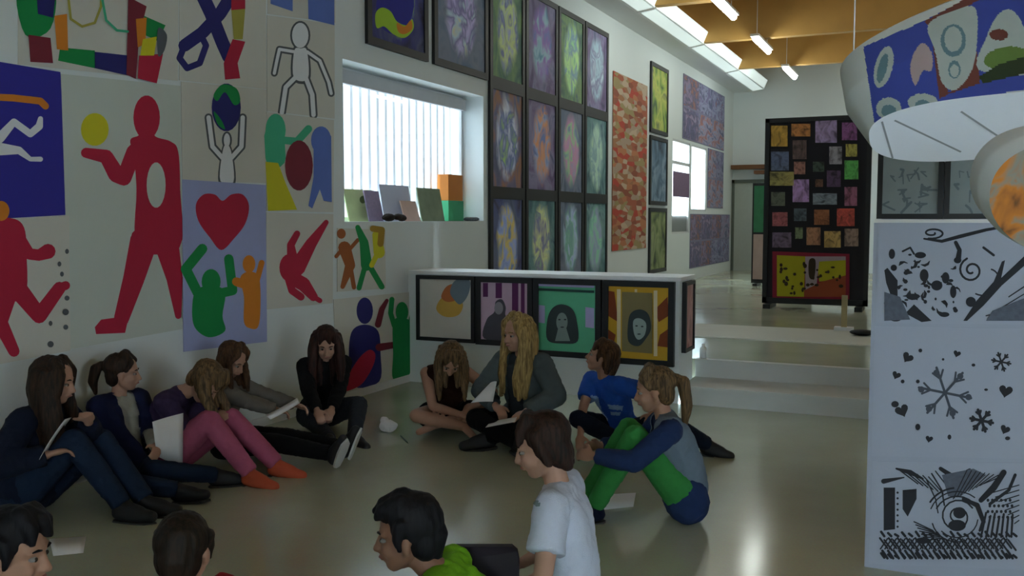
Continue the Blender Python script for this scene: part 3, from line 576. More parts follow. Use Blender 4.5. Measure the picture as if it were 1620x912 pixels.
# ---------------------------------------------------------------- far end: second panel, door, shelf, small things
q0 = FL(1188, 452, UZ); q1 = FL(1206, 452, UZ)
r = empty('display_panel', ((q0.x+q1.x)/2+.3, q0.y, UZ), 'narrow dark edged panel with green and pink sheets, half behind the black panel', 'display panel')
zt2 = AX(1196, 290, 1, q0.y).z
g = G(); g.box((q0.x, q0.y, UZ+.05), (q0.x+1.1, q0.y+.05, zt2)); g.build('board', BLACK, r)
g = G(); g.box((q0.x+.03, q0.y-.012, UZ+1.0), (q0.x+.55, q0.y, zt2-.05)); g.build('green_sheet', mat('deep_green_sheet', '#2f6a4a', .8, var=.3, scale=6), r)
g = G(); g.box((q0.x+.03, q0.y-.012, UZ+.12), (q0.x+.55, q0.y, UZ+.96)); g.build('pink_sheet', mat('dusty_pink_sheet', '#a08a84', .8, var=.2, scale=6), r)
for dx in (.1, 1.0):
    g = G(); g.box((q0.x+dx-.04, q0.y-.2, UZ), (q0.x+dx+.04, q0.y+.25, UZ+.05)); g.build('foot', BLACK, r)
d = bpy.data.objects.new('door_1', None); COL.objects.link(d); d.location = (-4.2, BY-.03, UZ); struct(d)
g = G(); g.box((-4.50, BY-.05, UZ), (-3.72, BY-.01, 2.42)); g.build('door_leaf', mat('sage_door', (.38, .42, .38), .6), d)
g = G(); g.box((-4.56, BY-.08, UZ), (-4.50, BY-.005, 2.5)); g.box((-3.72, BY-.08, UZ), (-3.62, BY-.005, 2.5)); g.box((-4.56, BY-.08, 2.42), (-3.62, BY-.005, 2.5)); g.build('door_frame', mat('dark_green_frame', (.10, .12, .10), .6), d)
g = G(); g.tube([(-3.82, BY-.06, 1.35), (-3.82, BY-.1, 1.35), (-3.95, BY-.1, 1.35)], .012); g.build('door_handle', mat('steel', (.5, .5, .5), .3, metal=1), d)
g = G(); g.box((-4.55, BY-.30, 2.74), (-3.55, BY-.005, 2.84)); g.box((-4.0, BY-.35, 2.62), (-3.42, BY-.005, 2.70)); tag(g.build('wall_shelf', mat('brown_wood', '#6a4426', .6, var=.2)), 'brown wooden shelf boards above the far door', 'shelf')
g = G(); g.box((-3.55, BY-.02, 2.86), (-3.1, BY-.004, 3.45)); tag(g.build('wall_picture', mat('dark_blue_picture', '#3c4a6a', .7, var=.4, scale=5)), 'small dark blue picture on the back wall left of the black panel', 'picture')
g = G(); a = FL(1335, 523, UZ+.012); g.box((a.x-.1, a.y-.06, UZ+.012), (a.x+.1, a.y+.06, UZ+.05)); r = tag(g.build('post_stand', PAPER), 'pale wooden post on a white foot in front of the black panel', 'stand')
g = G(); g.box((a.x-.03, a.y-.02, UZ+.05), (a.x+.03, a.y+.02, UZ+.40)); g.build('post', mat('pale_wood', '#a99a72', .7), r)
g = G(); a = FL(1364, 533, UZ); g.ell((a.x, a.y, UZ+.045), (.13, .07, .033)); tag(g.build('dark_shoe', BLACK, smooth=True), 'small dark shoe left on the pale floor band by the column', 'shoe')
g = G(); a = FL(1112, 567, UZ); g.tube([(a.x, a.y, UZ), (a.x, a.y, UZ+.09), (a.x, a.y, UZ+.105), (a.x, a.y, UZ+.13)], [.03, .03, .013, .013], 12); tag(g.build('bottle', PAPER, smooth=True), 'small white bottle on the upper step beside the parapet end', 'bottle')

# ---------------------------------------------------------------- white display column, right
CY = 4.36; CX0, CX1 = -.255, .42; CPn = Plane(1, CY, -1)
r = empty('display_column', ((CX0+CX1)/2, CY+.3, 0), 'tall white display column with black and white drawings, at the right edge', 'display column')
g = G(); g.box((CX0, CY, 0), (CX1, CY+.55, 1.545)); g.build('column_body', mat('shaded_white_board', (.41, .45, .56), .6, var=.02), r)  # white board, with its bluish shade put into the base colour
g = G(); g.box((CX0+.02, CY+.2, 1.545), (CX1, CY+.5, 2.05)); g.build('column_head', mat('shaded_white_board', (.41, .45, .56), .6), r)
g = G(); g.box((CX0-.0, CY-.006, 1.535), (CX1, CY+.55, 1.55)); g.build('ledge', TRIM, r)
INK = mat('black_ink', (.02, .022, .03), .7)
def ink(par, **k): return paint('ink_drawing', CPn, .0055, INK, par, **k)
GS = 'black and white drawings on the white column'
CPAPER = mat('shaded_white_paper', (.43, .47, .58), .8, var=.02)  # white sheets; the grey-blue of shade is mixed into the paper colour
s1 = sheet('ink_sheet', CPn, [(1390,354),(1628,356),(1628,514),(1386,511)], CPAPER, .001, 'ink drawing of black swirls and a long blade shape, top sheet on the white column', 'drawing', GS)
def spiral(cx, cy, r0, r1, turns, ph=0, sx=1, sy=1, n=26): return [(cx+sx*(r0+(r1-r0)*i/n)*math.cos(ph+turns*6.283*i/n), cy+sy*(r0+(r1-r0)*i/n)*math.sin(ph+turns*6.283*i/n)) for i in range(n+1)]
rnd = random.Random(11)
ink(s1, strokes=[(spiral(1475,369,4,20,1.3,0,1,.45), 3), ([(1462,378),(1490,382),(1520,374),(1560,364),(1600,357)], [3,5,6,5,3]), (spiral(1537,428,4,20,1.5,1.2), 3.4), (spiral(1560,440,16,30,.5,-1,1,1), 2.5),
    ([(1512,384),(1518,396),(1516,410)], [6,7,9]), ([(1556,392),(1572,404)], 4)],
    polys=[[(1524,508),(1545,476),(1572,446),(1585,414),(1590,412),(1584,440),(1622,404),(1626,416),(1585,452),(1556,484),(1530,508)], [(1399,428),(1404,424),(1420,444),(1420,470),(1410,470),(1402,448)], [(1432,496),(1446,482),(1474,508),(1458,510)]],
    ells=[(1411,402,5,8),(1456,404,9,5),(1414,424,5,5),(1482,452,9,8),(1536,478,8,8),(1494,498,8,4),(1417,505,9,4),(1515,412,6,5)]
    +[(rnd.uniform(1426,1512), rnd.uniform(402,492), rnd.uniform(1.5,4), rnd.uniform(1.5,4)) for _ in range(16)])
w_ = []
for _ in range(26):
    x, y, a, r = rnd.uniform(1424,1514), rnd.uniform(402,494), rnd.uniform(0,6.28), rnd.uniform(4,9)
    w_.append(([(x+r*math.cos(a+t), y+r*math.sin(a+t)) for t in (0, .6, 1.2, 1.9)], [1.5, rnd.uniform(3,7), rnd.uniform(2,5), 1.2]))
ink(s1, strokes=w_+[([(1596,470),(1626,450)], 2), ([(1580,490),(1626,462)], 1.6), ([(1560,500),(1600,490),(1626,482)], 1.8), ([(1400,480),(1424,500)], 3), ([(1404,470),(1436,500)], 2), ([(1428,398),(1440,392),(1446,402)], 3)], ells=[(1496,440,6,9),(1508,462,5,10),(1444,470,10,5),(1462,436,7,10)])
g2 = paint('grey_wash', CPn, .0052, mat('grey_ink', '#5f6675', .8, var=.3, scale=60), s1, polys=[[(1399,462),(1424,470),(1440,506),(1399,508)],[(1570,492),(1626,470),(1626,508),(1560,508)]])
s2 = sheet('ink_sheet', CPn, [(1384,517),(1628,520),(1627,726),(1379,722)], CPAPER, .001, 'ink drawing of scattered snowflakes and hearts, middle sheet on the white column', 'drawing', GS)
def flake(cx, cy, r, w):
    out = []
    for k in range(6):
        a = k*math.pi/3+.2; c, s = math.cos(a), math.sin(a); out.append(([(cx, cy), (cx+r*c, cy+r*s)], w))
        for b in (-.6, .6): out.append(([(cx+r*.55*c, cy+r*.55*s), (cx+r*.55*c+r*.36*math.cos(a+b), cy+r*.55*s+r*.36*math.sin(a+b))], w*.8))
    return out
def heart(cx, cy, r, t=.5):
    P = []
    for i in range(20):
        u = 6.283*i/20; x = 16*math.sin(u)**3; y = -(13*math.cos(u)-5*math.cos(2*u)-2*math.cos(3*u)-math.cos(4*u))
        x, y = x*r/16, y*r/16; P.append((cx+x*math.cos(t)-y*math.sin(t), cy+x*math.sin(t)+y*math.cos(t)))
    return P
ink(s2, strokes=flake(1584,573,15,3)+flake(1553,666,18,4.5), polys=[heart(1436,566,9,.6),heart(1418,594,7,.4),heart(1427,650,11,-.4),heart(1591,619,11,.2),heart(1514,560,6,.3),heart(1590,680,8,.4),heart(1470,695,6,.2)],
    ells=[(1456,555,3,3),(1428,604,3,3),(1452,676,4,5),(1502,692,3,4),(1540,578,3,2.5),(1560,617,3,2),(1452,604,3,3),(1594,694,4,3),(1492,569,2,2),(1416,640,6,5)])
paint('grey_snowflake', CPn, .0052, mat('mid_ink', '#4c525e', .8), s2, strokes=flake(1495,622,42,4), ells=[(1495+38*math.cos(a), 622+34*math.sin(a), 5, 5) for a in (.2,1.25,2.3,3.3,4.35,5.4)])
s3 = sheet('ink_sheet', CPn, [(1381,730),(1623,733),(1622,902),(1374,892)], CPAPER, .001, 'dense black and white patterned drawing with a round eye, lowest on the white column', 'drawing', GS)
st = [([(1418,742),(1440,748),(1460,758)], [3,8,3]), ([(1488,742),(1512,758),(1534,744)], [6,9,5]), ([(1588,748),(1572,772),(1552,792)], [9,11,8]), ([(1606,752),(1596,776),(1566,798)], 5), ([(1398,762),(1430,756)], [8,2]),
    ([(1524,790),(1546,800),(1556,826),(1550,840)], [5,8,7,4]), (spiral(1514,818,8,28,1.6,2), 2.6), ([(1474,750),(1490,776),(1494,800)], 2.5), ([(1480,746),(1500,772),(1510,788)], 2), ([(1466,760),(1480,790),(1484,812)], 2)]
st += [([(1392+i*7, 852+(i % 2)*3), (1404+i*7, 868+(i % 2)*3)], 3.2) for i in range(30)]+[([(1404+i*7, 853), (1393+i*7, 869)], 2.4) for i in range(28)]
st += [([(1396+i*9, 872), (1404+i*9, 884)], 4) for i in range(23)]
st += [([(1560+i*7, 812+((i*5) % 9)), (1552+i*8, 850)], 3.5) for i in range(7)]
for r_, a0, a1, w0 in ((36, 3.6, 6.1, 2.4), (44, 3.5, 5.4, 2), (40, 1.2, 2.9, 2.2), (50, 3.7, 4.6, 3), (33, .1, 2.4, 2)):
    st.append(([(1514+r_*math.cos(a0+(a1-a0)*i/9), 820+r_*.95*math.sin(a0+(a1-a0)*i/9)) for i in range(10)], w0))
for i in range(9): st.append(([(1508+i*6, 790-i*3), (1530+i*7, 744+i*1.2)], 1.6))
for i in range(7): st.append(([(1446+i*3, 826+i*5), (1476+i*2, 840+i*2)], 2))
for i in range(6): st.append(([(1424+i*9, 745+i*2), (1452+i*8, 766+i*3)], 2))
for i in range(40): st.append(([(1394+(i % 20)*11, 842+(i//20)*34+((i*7) % 5)), (1399+(i % 20)*11, 849+(i//20)*34)], 4))
for i in range(8): st.append(([(1570+i*5, 780+i*7), (1612, 768+i*8)], 1.8))
ink(s3, strokes=st, polys=[[(1398,772),(1416,772),(1416,838),(1398,840)],[(1428,776),(1450,774),(1450,790),(1436,818),(1428,806)]], ells=[(1518,812,10,9),(1514,832,14,9),(1460,856,12,5)]
    +[(1563+7*i+(j % 2)*3, 792+9*j, 2.2, 2.6) for i in range(6) for j in range(4)]+[(1420, 780+9*i, 1.8, 1.8) for i in range(7)])
paint('grey_wash', CPn, .0052, mat('grey_ink', '#7f8694', .8), s3, polys=[[(1490,752),(1540,742),(1560,752),(1520,786),(1500,786)]])
# pair of framed drawings on top of the column
def top_frame(px0, px1, label, seed):
    yv = CY+.1; P = Plane(1, yv, -1); x0 = AX(px0, 330, 1, yv-.02).x; x1 = AX(px1, 330, 1, yv-.02).x
    f = framed('drawing_frame', P, x0, x1, 1.552, 1.90, mat('grey_green_paper', '#8f9a9c', .8, var=.12, scale=14), label, 'picture', 'framed drawings on top of the white column', .022, .03)
    rr = random.Random(seed)
    paint('pencil_drawing', P, .018, mat('grey_pencil', '#6c787e', .8), f, strokes=[([(x_, y_), (x_+rr.uniform(-14,14), y_+rr.uniform(-6,6)), (x_+rr.uniform(-10,10), y_+rr.uniform(4,14))], rr.uniform(1.5,4)) for x_, y_ in [(rr.uniform(px0+18, px1-20), rr.uniform(266, 330)) for _ in range(20)]])
top_frame(1387, 1492, 'black framed faint grey drawing standing on the column, left of the pair', 3)
top_frame(1493, 1612, 'black framed faint grey drawing standing on the column, right of the pair', 4)

# ---------------------------------------------------------------- hanging paper drums, tilted towards the room
def inside(x, y, P):
    c = False; j = len(P)-1
    for i in range(len(P)):
        if (P[i][1] > y) != (P[j][1] > y) and x < (P[j][0]-P[i][0])*(y-P[i][1])/(P[j][1]-P[i][1])+P[i][0]: c = not c
        j = i
    return c
def drum(label, outline, cpx, dist, tilt, rings, rects, side_m, base_m, mats, wires, sub=40, slant=0.0):
    """a short paper drum; outline of its oval base, base tilt in degrees from level, rings (height, flare) from the base up"""
    per = [0.0]
    for i in range(len(outline)): per.append(per[-1]+(Vector(outline[(i+1) % len(outline)])-Vector(outline[i])).length)
    N = max(200, min(620, len(outline)*2)); res = []; j = 0
    for i in range(N):
        t = per[-1]*i/N
        while per[j+1] < t: j += 1
        u = (t-per[j])/max(1e-9, per[j+1]-per[j]); res.append(tuple(Vector(outline[j]).lerp(Vector(outline[(j+1) % len(outline)]), u)))
    outline = res
    H = Vector((CF.x, CF.y, 0)).normalized(); t = math.radians(tilt)
    axis = H*math.sin(t)+Vector((0,0,1))*math.cos(t); nrm = -axis; d = ray(*cpx); c = CP+d*dist
    P0 = []
    for x, y in outline:
        d = ray(x, y); P0.append(CP+d*((c-CP).dot(nrm)/d.dot(nrm)))
    n = len(P0); cen = sum(P0, Vector())/n
    r = empty('paper_drum', cen, label, 'hanging drum', None)
    R = []
    for i in range(len(rings)-1):
        for j in range(sub): u = j/sub; u2 = u; R.append((rings[i][0]*(1-u)+rings[i+1][0]*u, rings[i][1]*(1-u)+rings[i+1][1]*u))
    R.append(rings[-1])
    left = min((p-cen).dot(CR) for p in P0); sl = lambda p: 1+slant*((p-cen).dot(CR)-left)      # the paper wall is cut higher towards one end
    g = G(); g.v = [cen+(p-cen)*f+axis*h*sl(p) for h, f in R for p in P0]
    for i in range(len(R)-1):
        for k in range(n):
            f = [i*n+k, i*n+(k+1) % n, (i+1)*n+(k+1) % n, (i+1)*n+k]
            q = sum((g.v[j] for j in f), Vector())/4; dd = q-CP; w = dd.dot(CF); u = 810+FPX*dd.dot(CR)/w; v = 456-FPX*dd.dot(CU)/w; mi = 0
            if (q-cen-axis*(q-cen).dot(axis)).dot(dd) < 0:
                for poly, m_ in rects:
                    if inside(u, v, poly): mi = m_
            g.f.append(f); g.mi.append(mi)
    g.build('paper_side', [side_m]+mats, r, smooth=True)
    g = G(); g.mesh(P0+[p+axis*.006 for p in P0], [tuple(range(n))[::-1], tuple(range(n, 2*n))]+[(k, (k+1) % n, n+(k+1) % n, n+k) for k in range(n)])
    a1 = (P0[0]-cen).normalized(); a2 = axis.cross(a1)
    mx = max((p-cen).length for p in P0)
    for fi in (0,):
        g.uv[fi] = [(.5+(P0[k]-cen).dot(a1)/mx/2, .5+(P0[k]-cen).dot(a2)/mx/2) for k in range(n)][::-1]
    g.build('base_sheet', base_m, r)
    g = G(); h, f = R[-1]; Q = [cen+(p-cen)*f+axis*h*sl(p) for p in P0]; Q2 = [cen+(p-cen)*f*.97+axis*(h*sl(p)+.008) for p in P0]
    for k in range(n): g.face([Q[k], Q[(k+1) % n], Q2[(k+1) % n], Q2[k]])
    g.face(Q2); g.build('top_sheet', TRIM, r)
    for k in wires:
        p = Q[int(k*n)]; g = G(); g.tube([p, Vector((p.x, p.y, 5.29))], .002, 5); g.build('wire', TRIM, r)
    return r, cen, axis, P0
DM = [mat('mural_blue', '#3b4a9c', .8, var=.1), mat('mural_pale', '#a9b4b0', .8, var=.1), mat('mural_brown', '#6a3c34', .8), mat('mural_green', '#5f7a3c', .8, var=.2), mat('mural_pink', '#ab9a9a', .8), mat('mural_teal', '#5f7f88', .8), mat('mural_dark', '#2c3a24', .8)]
sidem = mat('grey_white_card', (.52, .56, .54), .8, var=.12, scale=5)
rects = [([(1366,74),(1460,34),(1640,-60),(2300,-200),(2300,100),(1640,138),(1560,152),(1480,166),(1384,200)], 1), ([(1462,34),(1560,-20),(1560,-6),(1470,42)], 3), ([(1472,40),(1486,36),(1500,150),(1486,156)], 3), ([(1530,90),(1546,80),(1550,132),(1510,146),(1496,150),(1522,134)], 3),
    (ellpts(1398,106,14,34,.25), 2), (ellpts(1396,108,7,24,.25), 6), (catmull([(1440,110),(1446,84),(1460,68),(1474,84),(1474,112),(1460,112),(1448,136)]), 5), (catmull([(1468,40),(1506,18),(1542,12),(1546,60),(1538,110),(1512,142),(1490,130),(1480,84)]), 2), (ellpts(1508,64,20,26), 6), (ellpts(1508,62,14,20), 2), (ellpts(1510,110,10,14), 6), (ellpts(1510,112,7,10), 2),
    (catmull([(1548,110),(1560,60),(1580,22),(1604,18),(1626,60),(1630,116)]), 2), (ellpts(1592,92,36,18,-.15), 4), (ellpts(1580,55,15,9), 3), ([(1548,122),(1580,102),(1640,84),(1640,112),(1556,132)], 7), (ellpts(1406,172,20,18), 2), (ellpts(1406,176,12,10), 6), (ellpts(1460,162,24,14), 2), (ellpts(1460,166,12,8), 6)]
BASEW = mat('white_drum_base', (.80, .83, .92), .7, var=.02)
def superell(cx, cy, rx, ry, rot, e=.75, n=520):
    out = []
    for i in range(n):
        a = 6.28318*i/n; x = rx*math.copysign(abs(math.cos(a))**e, math.cos(a)); y = ry*math.copysign(abs(math.sin(a))**e, math.sin(a))
        out.append((cx+x*math.cos(rot)-y*math.sin(rot), cy+x*math.sin(rot)+y*math.cos(rot)))
    return out
dr, cen, axis, P0 = drum('oval white paper drum with a blue painted band, hanging at the upper right', superell(1580,199,206,50,-.10), (1580,199), 2.45, 42, [(0, 1.0), (.13, 1.10), (.26, 1.06)], rects, sidem, BASEW, DM, (.97, .55, .78), slant=1.7)
for a, b in (((1395,192),(1412,250)), ((1415,190),(1520,240)), ((1520,176),(1598,228))):
    nrm = -axis; q = []
    for x, y in (a, b):
        d = ray(x, y); q.append(CP+d*((cen-CP).dot(nrm)/d.dot(nrm))+nrm*.0015)
    g = G(); w = axis.cross((q[1]-q[0]).normalized())*.0025; g.face([q[0]-w, q[1]-w, q[1]+w, q[0]+w]); g.build('seam', mat('seam_grey', (.3, .32, .36), .8), dr)
drum('smaller paper drum with an orange painted face, cut off by the right edge', superell(1697,318,132,92,.1,.95,60), (1697,318), 1.75, 62, [(0, 1.0), (.03, 1.06), (.07, 1.05)], [], mat('grey_white_card2', (.55, .57, .56), .8), abstract('orange_face', ['#4a3a24', '#a8662c', '#c47a2c', '#8a8a80', '#b0703c'], 61.5, 3.5), [], (.0, .95), sub=6)
# ---------------------------------------------------------------- people
V = Vector; UP = Vector((0, 0, 1))
def remesh(g, name, vox, it=2, fac=.4):
    me = bpy.data.meshes.new(name); me.from_pydata([tuple(v) for v in g.v], [], g.f)
    o = bpy.data.objects.new(name, me); COL.objects.link(o)
    m = o.modifiers.new('r', 'REMESH'); m.mode = 'VOXEL'; m.voxel_size = vox; m.use_smooth_shade = True
    s = o.modifiers.new('s', 'SMOOTH'); s.factor = fac; s.iterations = it
    dg = bpy.context.evaluated_depsgraph_get(); out = bpy.data.meshes.new_from_object(o.evaluated_get(dg))
    bpy.data.objects.remove(o); bpy.data.meshes.remove(me); return out
def rcone(g, a, ra, b, rb, n=14, flat=False):
    """round cone from a to b; flat cuts the far end straight (a sleeve or trouser hem)"""
    a, b = V(a), V(b); d = b-a; L = d.length
    if L < 1e-5: g.ell(a, (ra, ra, ra)); return
    d /= L; u = d.cross(UP if abs(d.z) < .9 else V((1,0,0))).normalized(); w = d.cross(u)
    prof = [(-ra*math.cos(t), ra*math.sin(t)) for t in (0, .5, 1.0)]+[(0, ra), (L, rb)]
    if not flat: prof += [(L+rb*math.sin(t), rb*math.cos(t)) for t in (.57, 1.07)]+[(L+rb, 0)]
    vs = [a+d*prof[0][0]]; fs = []; rows = prof[1:] if flat else prof[1:-1]
    for x, r in rows:
        for k in range(n):
            t = 6.28318*k/n; vs.append(a+d*x+(u*math.cos(t)+w*math.sin(t))*r)
    vs.append(a+d*(L if flat else prof[-1][0])); m = len(rows); e = len(vs)-1
    for k in range(n):
        fs.append((0, 1+(k+1) % n, 1+k)); fs.append((e, 1+(m-1)*n+k, 1+(m-1)*n+(k+1) % n))
        for i in range(m-1): fs.append((1+i*n+k, 1+i*n+(k+1) % n, 1+(i+1)*n+(k+1) % n, 1+(i+1)*n+k))
    g.mesh(vs, fs)
def chain(g, pts, rs, flat=False):
    for i in range(len(pts)-1): rcone(g, pts[i], rs[i], pts[i+1], rs[i+1], flat=flat and i == len(pts)-2)
def ik(a, b, l1, l2, pole):
    a, b = V(a), V(b); d = b-a; L = d.length; mx = (l1+l2)*.995
    if L > mx: b = a+d*(mx/L); d = b-a; L = mx
    mn = abs(l1-l2)+.06
    if L < mn: L = mn; b = a+d.normalized()*mn; d = b-a
    x = (l1*l1-l2*l2+L*L)/(2*L); h = math.sqrt(max(0, l1*l1-x*x)); dn = d.normalized(); p = V(pole); p = p-dn*p.dot(dn)
    if p.length < 1e-4: p = UP-dn*UP.dot(dn)
    return a+dn*x+p.normalized()*h, b
def frame(yaw, pitch=0, roll=0):
    """columns: forward, left, up; pitch down positive, degrees"""
    y, p, r = (math.radians(t) for t in (yaw, pitch, roll))
    return Matrix.Rotation(y, 3, 'Z')@Matrix.Rotation(p, 3, 'Y')@Matrix.Rotation(r, 3, 'X')
def put(me, name, m, parent, loc):
    """link a mesh given in world coordinates under parent (whose base is loc)"""
    me.transform(Matrix.Translation(-loc)); me.materials.clear(); me.materials.append(m)
    for p in me.polygons: p.use_smooth = True; p.material_index = 0
    o = bpy.data.objects.new(name, me); COL.objects.link(o)
    if parent: o.parent = parent
    else: o.location = loc
    return o
def wrinkle(me, amp, sc, seed):
    n = len(me.vertices); off = V((seed*3.1, seed*1.7, seed))
    me.calc_loop_triangles() if hasattr(me, 'calc_loop_triangles') else None
    nr = [v.normal.copy() for v in me.vertices]
    for v, k in zip(me.vertices, nr):
        p = v.co*sc+off; f = noise.noise(p)+.5*noise.noise(p*2.1)
        v.co += k*(amp*(1-2*abs(f)))
def groove(me, amp, seed, R, org):
    RT = R.transposed()
    nr = [v.normal.copy() for v in me.vertices]
    for v, k in zip(me.vertices, nr):
        p = RT@(v.co-org); q = V((p.x*70, p.y*70, p.z*9+seed)); v.co += k*amp*(noise.noise(q)+.5*noise.noise(q*.45))
SK = {'fair': mat('fair_skin', (.42, .235, .165), .6, var=.08, scale=20), 'warm': mat('warm_skin', (.38, .205, .135), .6, var=.08, scale=20), 'brown': mat('brown_skin', (.22, .11, .068), .6, var=.08, scale=20)}
EYEW = mat('eye_white', (.27, .25, .235), .3, var=0); IRIS = mat('eye_iris', (.04, .028, .02), .2, var=0); LIP = mat('lip', (.36, .14, .12), .5); LIPD = mat('lip_brown', (.2, .08, .06), .5)
def cloth(k, h, var=.12, scale=30): return mat('cloth_'+k, h, .9, var=var, scale=scale, bump=.25, spec=.2)

def person(label, pelvis, yaw, s=1.0, lean=8, slean=0, twist=0, curve=10, head=(0, 0, 0), neck=None, feet=None, fdir=None, kpole=None, hands=None, epole=None, hdir=None, hpalm=None, curl=(.6, .6),
           skin='fair', hair=None, top=None, bottom=None, shoes=None, extra=None, sleeve='long', toplen=1, leglen='long', seed=1, vox=.0075, bust=.0, legs=1.0):
    P = V(pelvis); B = frame(yaw); f, l = B.col[0], B.col[1]
    hp = .085*s; hip = [P+l*hp, P-l*hp]
    d0 = (frame(yaw, lean, slean)@V((0, 0, 1))); waist = P+d0*.19*s
    T = frame(yaw+twist, lean+curve, slean); d1 = T.col[2]; chest = waist+d1*.15*s; nb = chest+d1*.115*s
    sh = [nb-d1*.035*s+T.col[1]*.15*s, nb-d1*.035*s-T.col[1]*.15*s]
    Hd = frame(*head); nd = neck if neck is not None else (d1*.5+UP*.4+T.col[0]*.15).normalized()
    nd = V(nd).normalized(); hb = nb+nd*.075*s; hs = s*1.02
    hc = hb+Hd.col[2]*.085*hs+Hd.col[0]*.022*hs
    def H(p): return hc+Hd@(V(p)*hs)
    base = V((P.x, P.y, 0)); root = empty('person', base, label, 'person'); root['category'] = 'person'
    # joints of legs and arms
    ank, knee, elb, wri = [], [], [], []
    for i in (0, 1):
        k, a = ik(hip[i], feet[i], .37*s*legs, .37*s*legs, kpole[i]); knee.append(k); ank.append(a)
        e, w = ik(sh[i], hands[i], .255*s, .225*s, epole[i]); elb.append(e); wri.append(w)
    # ---- body: one skin from the crown to the ankles
    g = G()
    rcone(g, hip[0], .098*s, hip[1], .098*s); rcone(g, P+UP*.0, .1*s, waist, .092*s)
    for q in (-1, 1): rcone(g, waist+T.col[1]*q*.03*s, .082*s, chest+T.col[1]*q*.05*s, .085*s)
    rcone(g, sh[0], .048*s, sh[1], .048*s); rcone(g, chest+d1*.03*s, .07*s, nb, .05*s); rcone(g, nb-d1*.02*s, .05*s, hb+Hd.col[2]*.03*s, .044*s)
    for i in (0, 1):
        chain(g, [sh[i], sh[i]*.5+elb[i]*.5, elb[i]], [.047*s, .041*s, .034*s]); chain(g, [elb[i], elb[i]*.65+wri[i]*.35, wri[i]], [.034*s, .034*s, .023*s])
        chain(g, [hip[i], hip[i]*.6+knee[i]*.4, knee[i]], [.088*s, .076*s, .052*s]); chain(g, [knee[i], knee[i]*.68+ank[i]*.32, ank[i]], [.05*s, .05*s, .032*s])
        fd = V(fdir[i]).normalized(); chain(g, [ank[i], ank[i]+fd*(.13 if not shoes else .09)*s-UP*(.028 if not shoes else .045)*s], [.032*s, .026*s if not shoes else .018*s])
        # hand with four fingers and a thumb
        hd = V(hdir[i]).normalized() if hdir and hdir[i] else (wri[i]-elb[i]).normalized()
        pn = V(hpalm[i]) if hpalm and hpalm[i] else V((0, 0, -1)); pn = (pn-hd*pn.dot(hd)); pn = pn.normalized() if pn.length > 1e-3 else T.col[0]
        th = (pn.cross(hd) if i == 0 else hd.cross(pn)); M = Matrix((hd, th, pn)).transposed()
        g.ell(wri[i]+hd*.045*s, (.052*s, .038*s, .017*s), M); cu = curl[i]
        for j, (o_, L_) in enumerate(zip((.027, .009, -.009, -.026), (.062, .070, .066, .052))):
            b0 = wri[i]+hd*.078*s+th*o_*s; d_1 = (hd*math.cos(cu*.8)+pn*math.sin(cu*.8)).normalized(); b1 = b0+d_1*L_*.5*s
            d_2 = (hd*math.cos(cu*2)+pn*math.sin(cu*2)).normalized(); b2 = b1+d_2*L_*.5*s
            chain(g, [b0, b1, b2], [.0088*s, .0082*s, .0070*s])
        tb = wri[i]+hd*.03*s+th*.028*s; t1 = tb+(hd*.55+th*.75+pn*.3).normalized()*.034*s; t2 = t1+(hd*.85+th*.2+pn*.4).normalized()*.028*s
        chain(g, [tb, t1, t2], [.012*s, .0098*s, .008*s])
    # head
    g.ell(H((-.012, 0, .035)), (.094*hs, .076*hs, .086*hs), Hd); g.ell(H((.022, 0, -.028)), (.062*hs, .060*hs, .074*hs), Hd)
    g.ell(H((.046, 0, -.082)), (.030*hs, .034*hs, .026*hs), Hd); rcone(g, H((.0, .048, -.045)), .024*hs, H((.045, .02, -.082)), .022*hs); rcone(g, H((.0, -.048, -.045)), .024*hs, H((.045, -.02, -.082)), .022*hs)
    chain(g, [H((.080, 0, .012)), H((.094, 0, -.018)), H((.100, 0, -.030))], [.009*hs, .011*hs, .013*hs])
    for q in (-1, 1):
        g.ell(H((.094, q*.011, -.033)), (.010*hs, .009*hs, .008*hs), Hd); g.ell(H((-.006, q*.077, -.012)), (.018*hs, .009*hs, .030*hs), Hd)
        rcone(g, H((.074, q*.014, .026)), .012*hs, H((.064, q*.046, .024)), .011*hs); g.ell(H((.056, q*.038, -.030)), (.024*hs, .02*hs, .022*hs), Hd)
    rcone(g, H((.083, -.016, -.058)), .008*hs, H((.083, .016, -.058)), .008*hs)
    put(remesh(g, 'body', vox, 3, .45), 'body', SK[skin], root, base)
    # eyes, brows, mouth
    for q in (-1, 1):
        g = G(); g.ell(H((.0685, q*.031, .003)), (.0120*hs, .0140*hs, .0072*hs), Hd, 12, 8); e = g.build('eye', EYEW, root, smooth=True)
        g = G(); g.ell(H((.0775, q*.031, .003)), (.0045*hs, .0078*hs, .0070*hs), Hd, 10, 6); g.build('iris', IRIS, e, smooth=True)
        g = G(); g.tube([H((.084, q*.016, .026)), H((.083, q*.032, .031)), H((.072, q*.047, .027))], [.003*hs, .0042*hs, .002*hs], 6); g.build('eyebrow', hair[0], root, smooth=True)
    g = G(); g.tube([H((.083, .022, -.058)), H((.0905, .008, -.056)), H((.0905, -.008, -.056)), H((.083, -.022, -.058))], [.002*hs, .005*hs, .005*hs, .002*hs], 8); g.build('mouth', LIPD if skin == 'brown' else LIP, root, smooth=True)
    # ---- hair
    hm, prims = hair; g = G()
